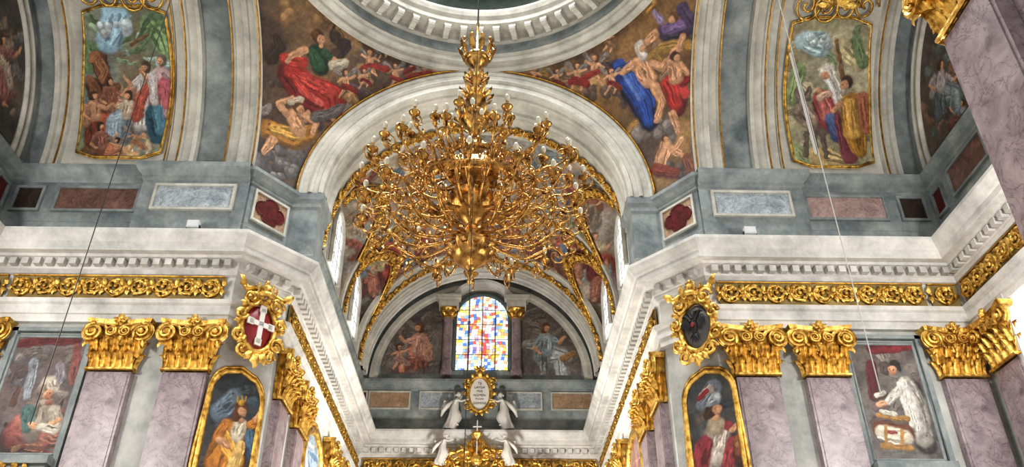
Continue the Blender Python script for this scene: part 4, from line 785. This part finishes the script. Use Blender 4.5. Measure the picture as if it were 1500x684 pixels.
for r,z,hh in ((1.2,11.3,.3),(.6,12.3,.14),(1.9,10.8,.0)):
    m=MB()
    if hh: m.lathe([(r-.04,z-hh/2),(r+.02,z-hh/2-.03),(r+.04,z),(r+.02,z+hh/2+.03),(r-.04,z+hh/2),(r-.04,z-hh/2)],48,(HX,HY,0))
    else: m.tube([(HX+r*math.cos(a),HY+r*math.sin(a),z) for a in np.linspace(0,2*pi,60,endpoint=False)],.022,6,True)
    for q in range(int(r*16)): a=q*2*pi/int(r*16); m.ell((HX+(r+.05)*math.cos(a),HY+(r+.05)*math.sin(a),z+hh/2+.06),(.04,.04,.07),6)
    build(m,'hoop',M_GOLD2,parent=ch,smooth=True)
def spiral2(cx,cz,r,turn,a0,nn=24):
    t=np.linspace(0,1,nn); R=r*(1-t)**.9+.015; a=a0+turn*t*2*pi; return np.stack([cx+R*np.cos(a),0*t,cz+R*np.sin(a)],-1)
def crom(P,nn=8):
    P=[np.array(p,float) for p in P]; P=[2*P[0]-P[1]]+P+[2*P[-1]-P[-2]]; O=[]
    for i in range(1,len(P)-2):
        for t in np.linspace(0,1,nn,endpoint=False):
            O.append(.5*((2*P[i])+(P[i+1]-P[i-1])*t+(2*P[i-1]-5*P[i]+4*P[i+1]-P[i+2])*t*t+(3*P[i]-P[i-1]-3*P[i+1]+P[i+2])*t**3))
    O.append(P[-2]); return np.array(O)
def armmesh(pts,rad):
    m=MB(); C_=crom([(r,0,z) for r,z in pts]); m.tube(C_,np.linspace(rad*1.3,rad*.7,len(C_)),6)
    k_=len(C_); Lr=C_[-1][0]
    for f,dz in ((.34,1),(.6,-1),(.82,1)) if Lr>1.4 else ((.5,1),):
        p=C_[int(k_*f)]; r=(.36 if .3<f<.4 else .22)*min(1,Lr/1.8); m.tube(spiral2(p[0]+.02,p[2]+dz*r*.95,r,1.5*dz,-dz*pi/2),np.linspace(rad*.75,rad*.4,24),5)
        m.leaf(p,(1,0,dz*.9),(0,1,0),.22,.1,.04); m.ell((p[0]+.02,0,p[2]+dz*r*.95),(.035,.035,.035),6)
    for i in range(4,k_-2,8):
        m.leaf(C_[i],C_[i+1]-C_[i]+np.array([0,0,.06]),(0,.2,1),.15,.09,.05)
    x,_,z=C_[-1]; m.lathe([(.02,-.06),(.05,-.02),(.11,.02),(.13,.06),(.04,.05),(.045,.1)],10,(x,0,z)); m.lathe([(.025,.08),(.025,.2),(.035,.22)],8,(x,0,z)); m.ell((x,0,z-.1),(.035,.035,.06),6)
    me=m.mesh('arm'); me.materials.append(M_GOLD2); me.polygons.foreach_set('use_smooth',[True]*len(me.polygons))
    b=MB(); b.lathe([(.025,.22),(.055,.27),(.065,.33),(.045,.39),(.0,.43)],10,(x,0,z)); bm=b.mesh('candle_bulb'); bm.materials.append(M_BULB); bm.polygons.foreach_set('use_smooth',[True]*len(bm.polygons))
    return me,bm
tiers=[(16,0,[(.4,10.0),(.8,9.85),(1.3,9.8),(1.7,10.05),(2.05,10.3),(2.35,10.15),(2.52,10.35),(2.52,10.5)],.03),
 (16,.5,[(.5,10.6),(.9,10.45),(1.4,10.6),(1.85,10.95),(2.25,10.95),(2.6,11.1),(2.62,11.35)],.029),
 (14,.25,[(.5,11.2),(.9,11.05),(1.4,11.3),(1.75,11.6),(2.15,11.65),(2.35,11.95)],.027),
 (12,.0,[(.5,11.75),(.9,11.65),(1.2,11.8),(1.55,12.0),(1.7,12.3)],.025),
 (7,.5,[(.2,12.3),(.45,12.2),(.7,12.4),(.85,12.75)],.024)]
for cnt,off,pts,rad in tiers:
    am,bm=armmesh([(r,z-8.86) for r,z in pts],rad)
    for q in range(cnt):
        a=(q+off)*2*pi/cnt; o=link('arm',am,ch); o.rotation_euler=(0,0,a); b_=link('candle_bulb',bm,o)
m=MB()
for q in range(45):
    a=q*2*pi/45; r=(2.0,1.4,1.9)[q%3]; z=(10.5,10.3,10.75)[q%3]; x,y=HX+r*math.cos(a),HY+r*math.sin(a)
    m.tube([(x,y,z),(x,y,z-.12)],.008,4); m.ell((x,y,z-.2),(.03,.03,.07),6)
o=build(m,'pendant_drops',M_GOLD2,parent=ch,smooth=True); o['kind']='stuff'
m=MB(); m.tube([(HX,HY,16.9),(HX,HY,32)],.025,6); build(m,'suspension_cable',M_WIRE,parent=ch)
# ================================================================ CABLES AND FIXTURES
def cable(name,p0,p1,r,mat,lab):
    m=MB(); P=np.linspace(np.array(p0,float),np.array(p1,float),12); m.tube(P,r,6); return build(m,name,mat,label=lab,category='cable')
cable('hanging_cable',(6.9,12.3,21.2),(6.9,12.3,5.0),.009,M_ROPE,'thin pale cable hanging from transept arch')
cable('pale_cable_sleeve',(6.85,12.3,12.6),(6.85,12.3,9.9),.022,M_ROPE,'thick pale sleeve of hanging cable in transept')
cable('hanging_cable',(-6.6,12.6,21.2),(-6.6,12.6,4.5),.009,M_WIRE,'thin dark cable hanging from transept arch')
cable('hanging_cable',(.25,12.4,25),(.25,12.4,3.5),.007,M_WIRE,'very thin cable hanging from dome through crossing')
for s in (-1,1):
    e=empty('floodlight',(s*8.2,20.25,13.04),label='small white floodlight standing on main cornice',category='lamp',group='cornice floodlights')
    m=MB(); m.box((s*8.2,20.2,13.3),(.34,.16,.24)); m.box((s*8.2,20.14,13.3),(.28,.06,.18)); build(m,'housing',M_GLINT,parent=e)
    m=MB(); m.box((s*8.2-.18,20.24,13.16),(.03,.1,.26)); m.box((s*8.2+.18,20.24,13.16),(.03,.1,.26)); m.box((s*8.2,20.24,13.05),(.38,.14,.03)); build(m,'bracket',M_WIRE,parent=e)
    e=empty('loudspeaker',(s*5.25,23.8,13.04),label='small dark loudspeaker on chancel cornice',category='speaker',group='cornice loudspeakers')
    m=MB(); m.box((s*5.25,23.8,13.22),(.18,.2,.34)); build(m,'housing',M_BLACK,parent=e); m=MB(); m.lathe([(.0,0),(.07,.01),(.08,.03)],12,(s*5.25,23.8,13.4)); build(m,'mount',M_GLINT,parent=e)
# ================================================================ LIGHT
w=bpy.data.worlds.new('world'); scene.world=w; w.use_nodes=True; bg=w.node_tree.nodes['Background']; bg.inputs[0].default_value=(.98,.99,1,1); bg.inputs[1].default_value=.74
def area(loc,rot,size,power,col=(1,1,1)):
    l=bpy.data.lights.new('area','AREA'); l.size=size; l.energy=power; l.color=col; l.spread=math.radians(120); o=bpy.data.objects.new('area_lamp',l); scene.collection.objects.link(o); o.location=loc; o.rotation_euler=rot; return o
def point(loc,power,r=.5,col=(1,1,1)):
    l=bpy.data.lights.new('point','POINT'); l.energy=power; l.shadow_soft_size=r; l.color=col; o=bpy.data.objects.new('fill_point',l); scene.collection.objects.link(o); o.location=loc
area((0,CY,26.5),(0,0,0),6,1900,(.98,.99,1))
point((-12.5,12,9),1700,.5,(1,.98,.95)); point((12.5,12,9),1700,.5,(1,.98,.95))  # unseen fill lights added inside both transepts, outside the view
point((0,29,6),2900,.5,(1,.98,.94))  # fill light added below the view to brighten the chancel vault
point((0,15,4),600,.5,(1,.97,.92))  # weak fill added low in the crossing, no fitting there
scene.view_settings.view_transform='Standard'
try: scene.view_settings.look='Medium High Contrast'
except Exception as ex: print(ex)
for o in scene.objects:
    if o.parent is None: o.location.z+=EYE
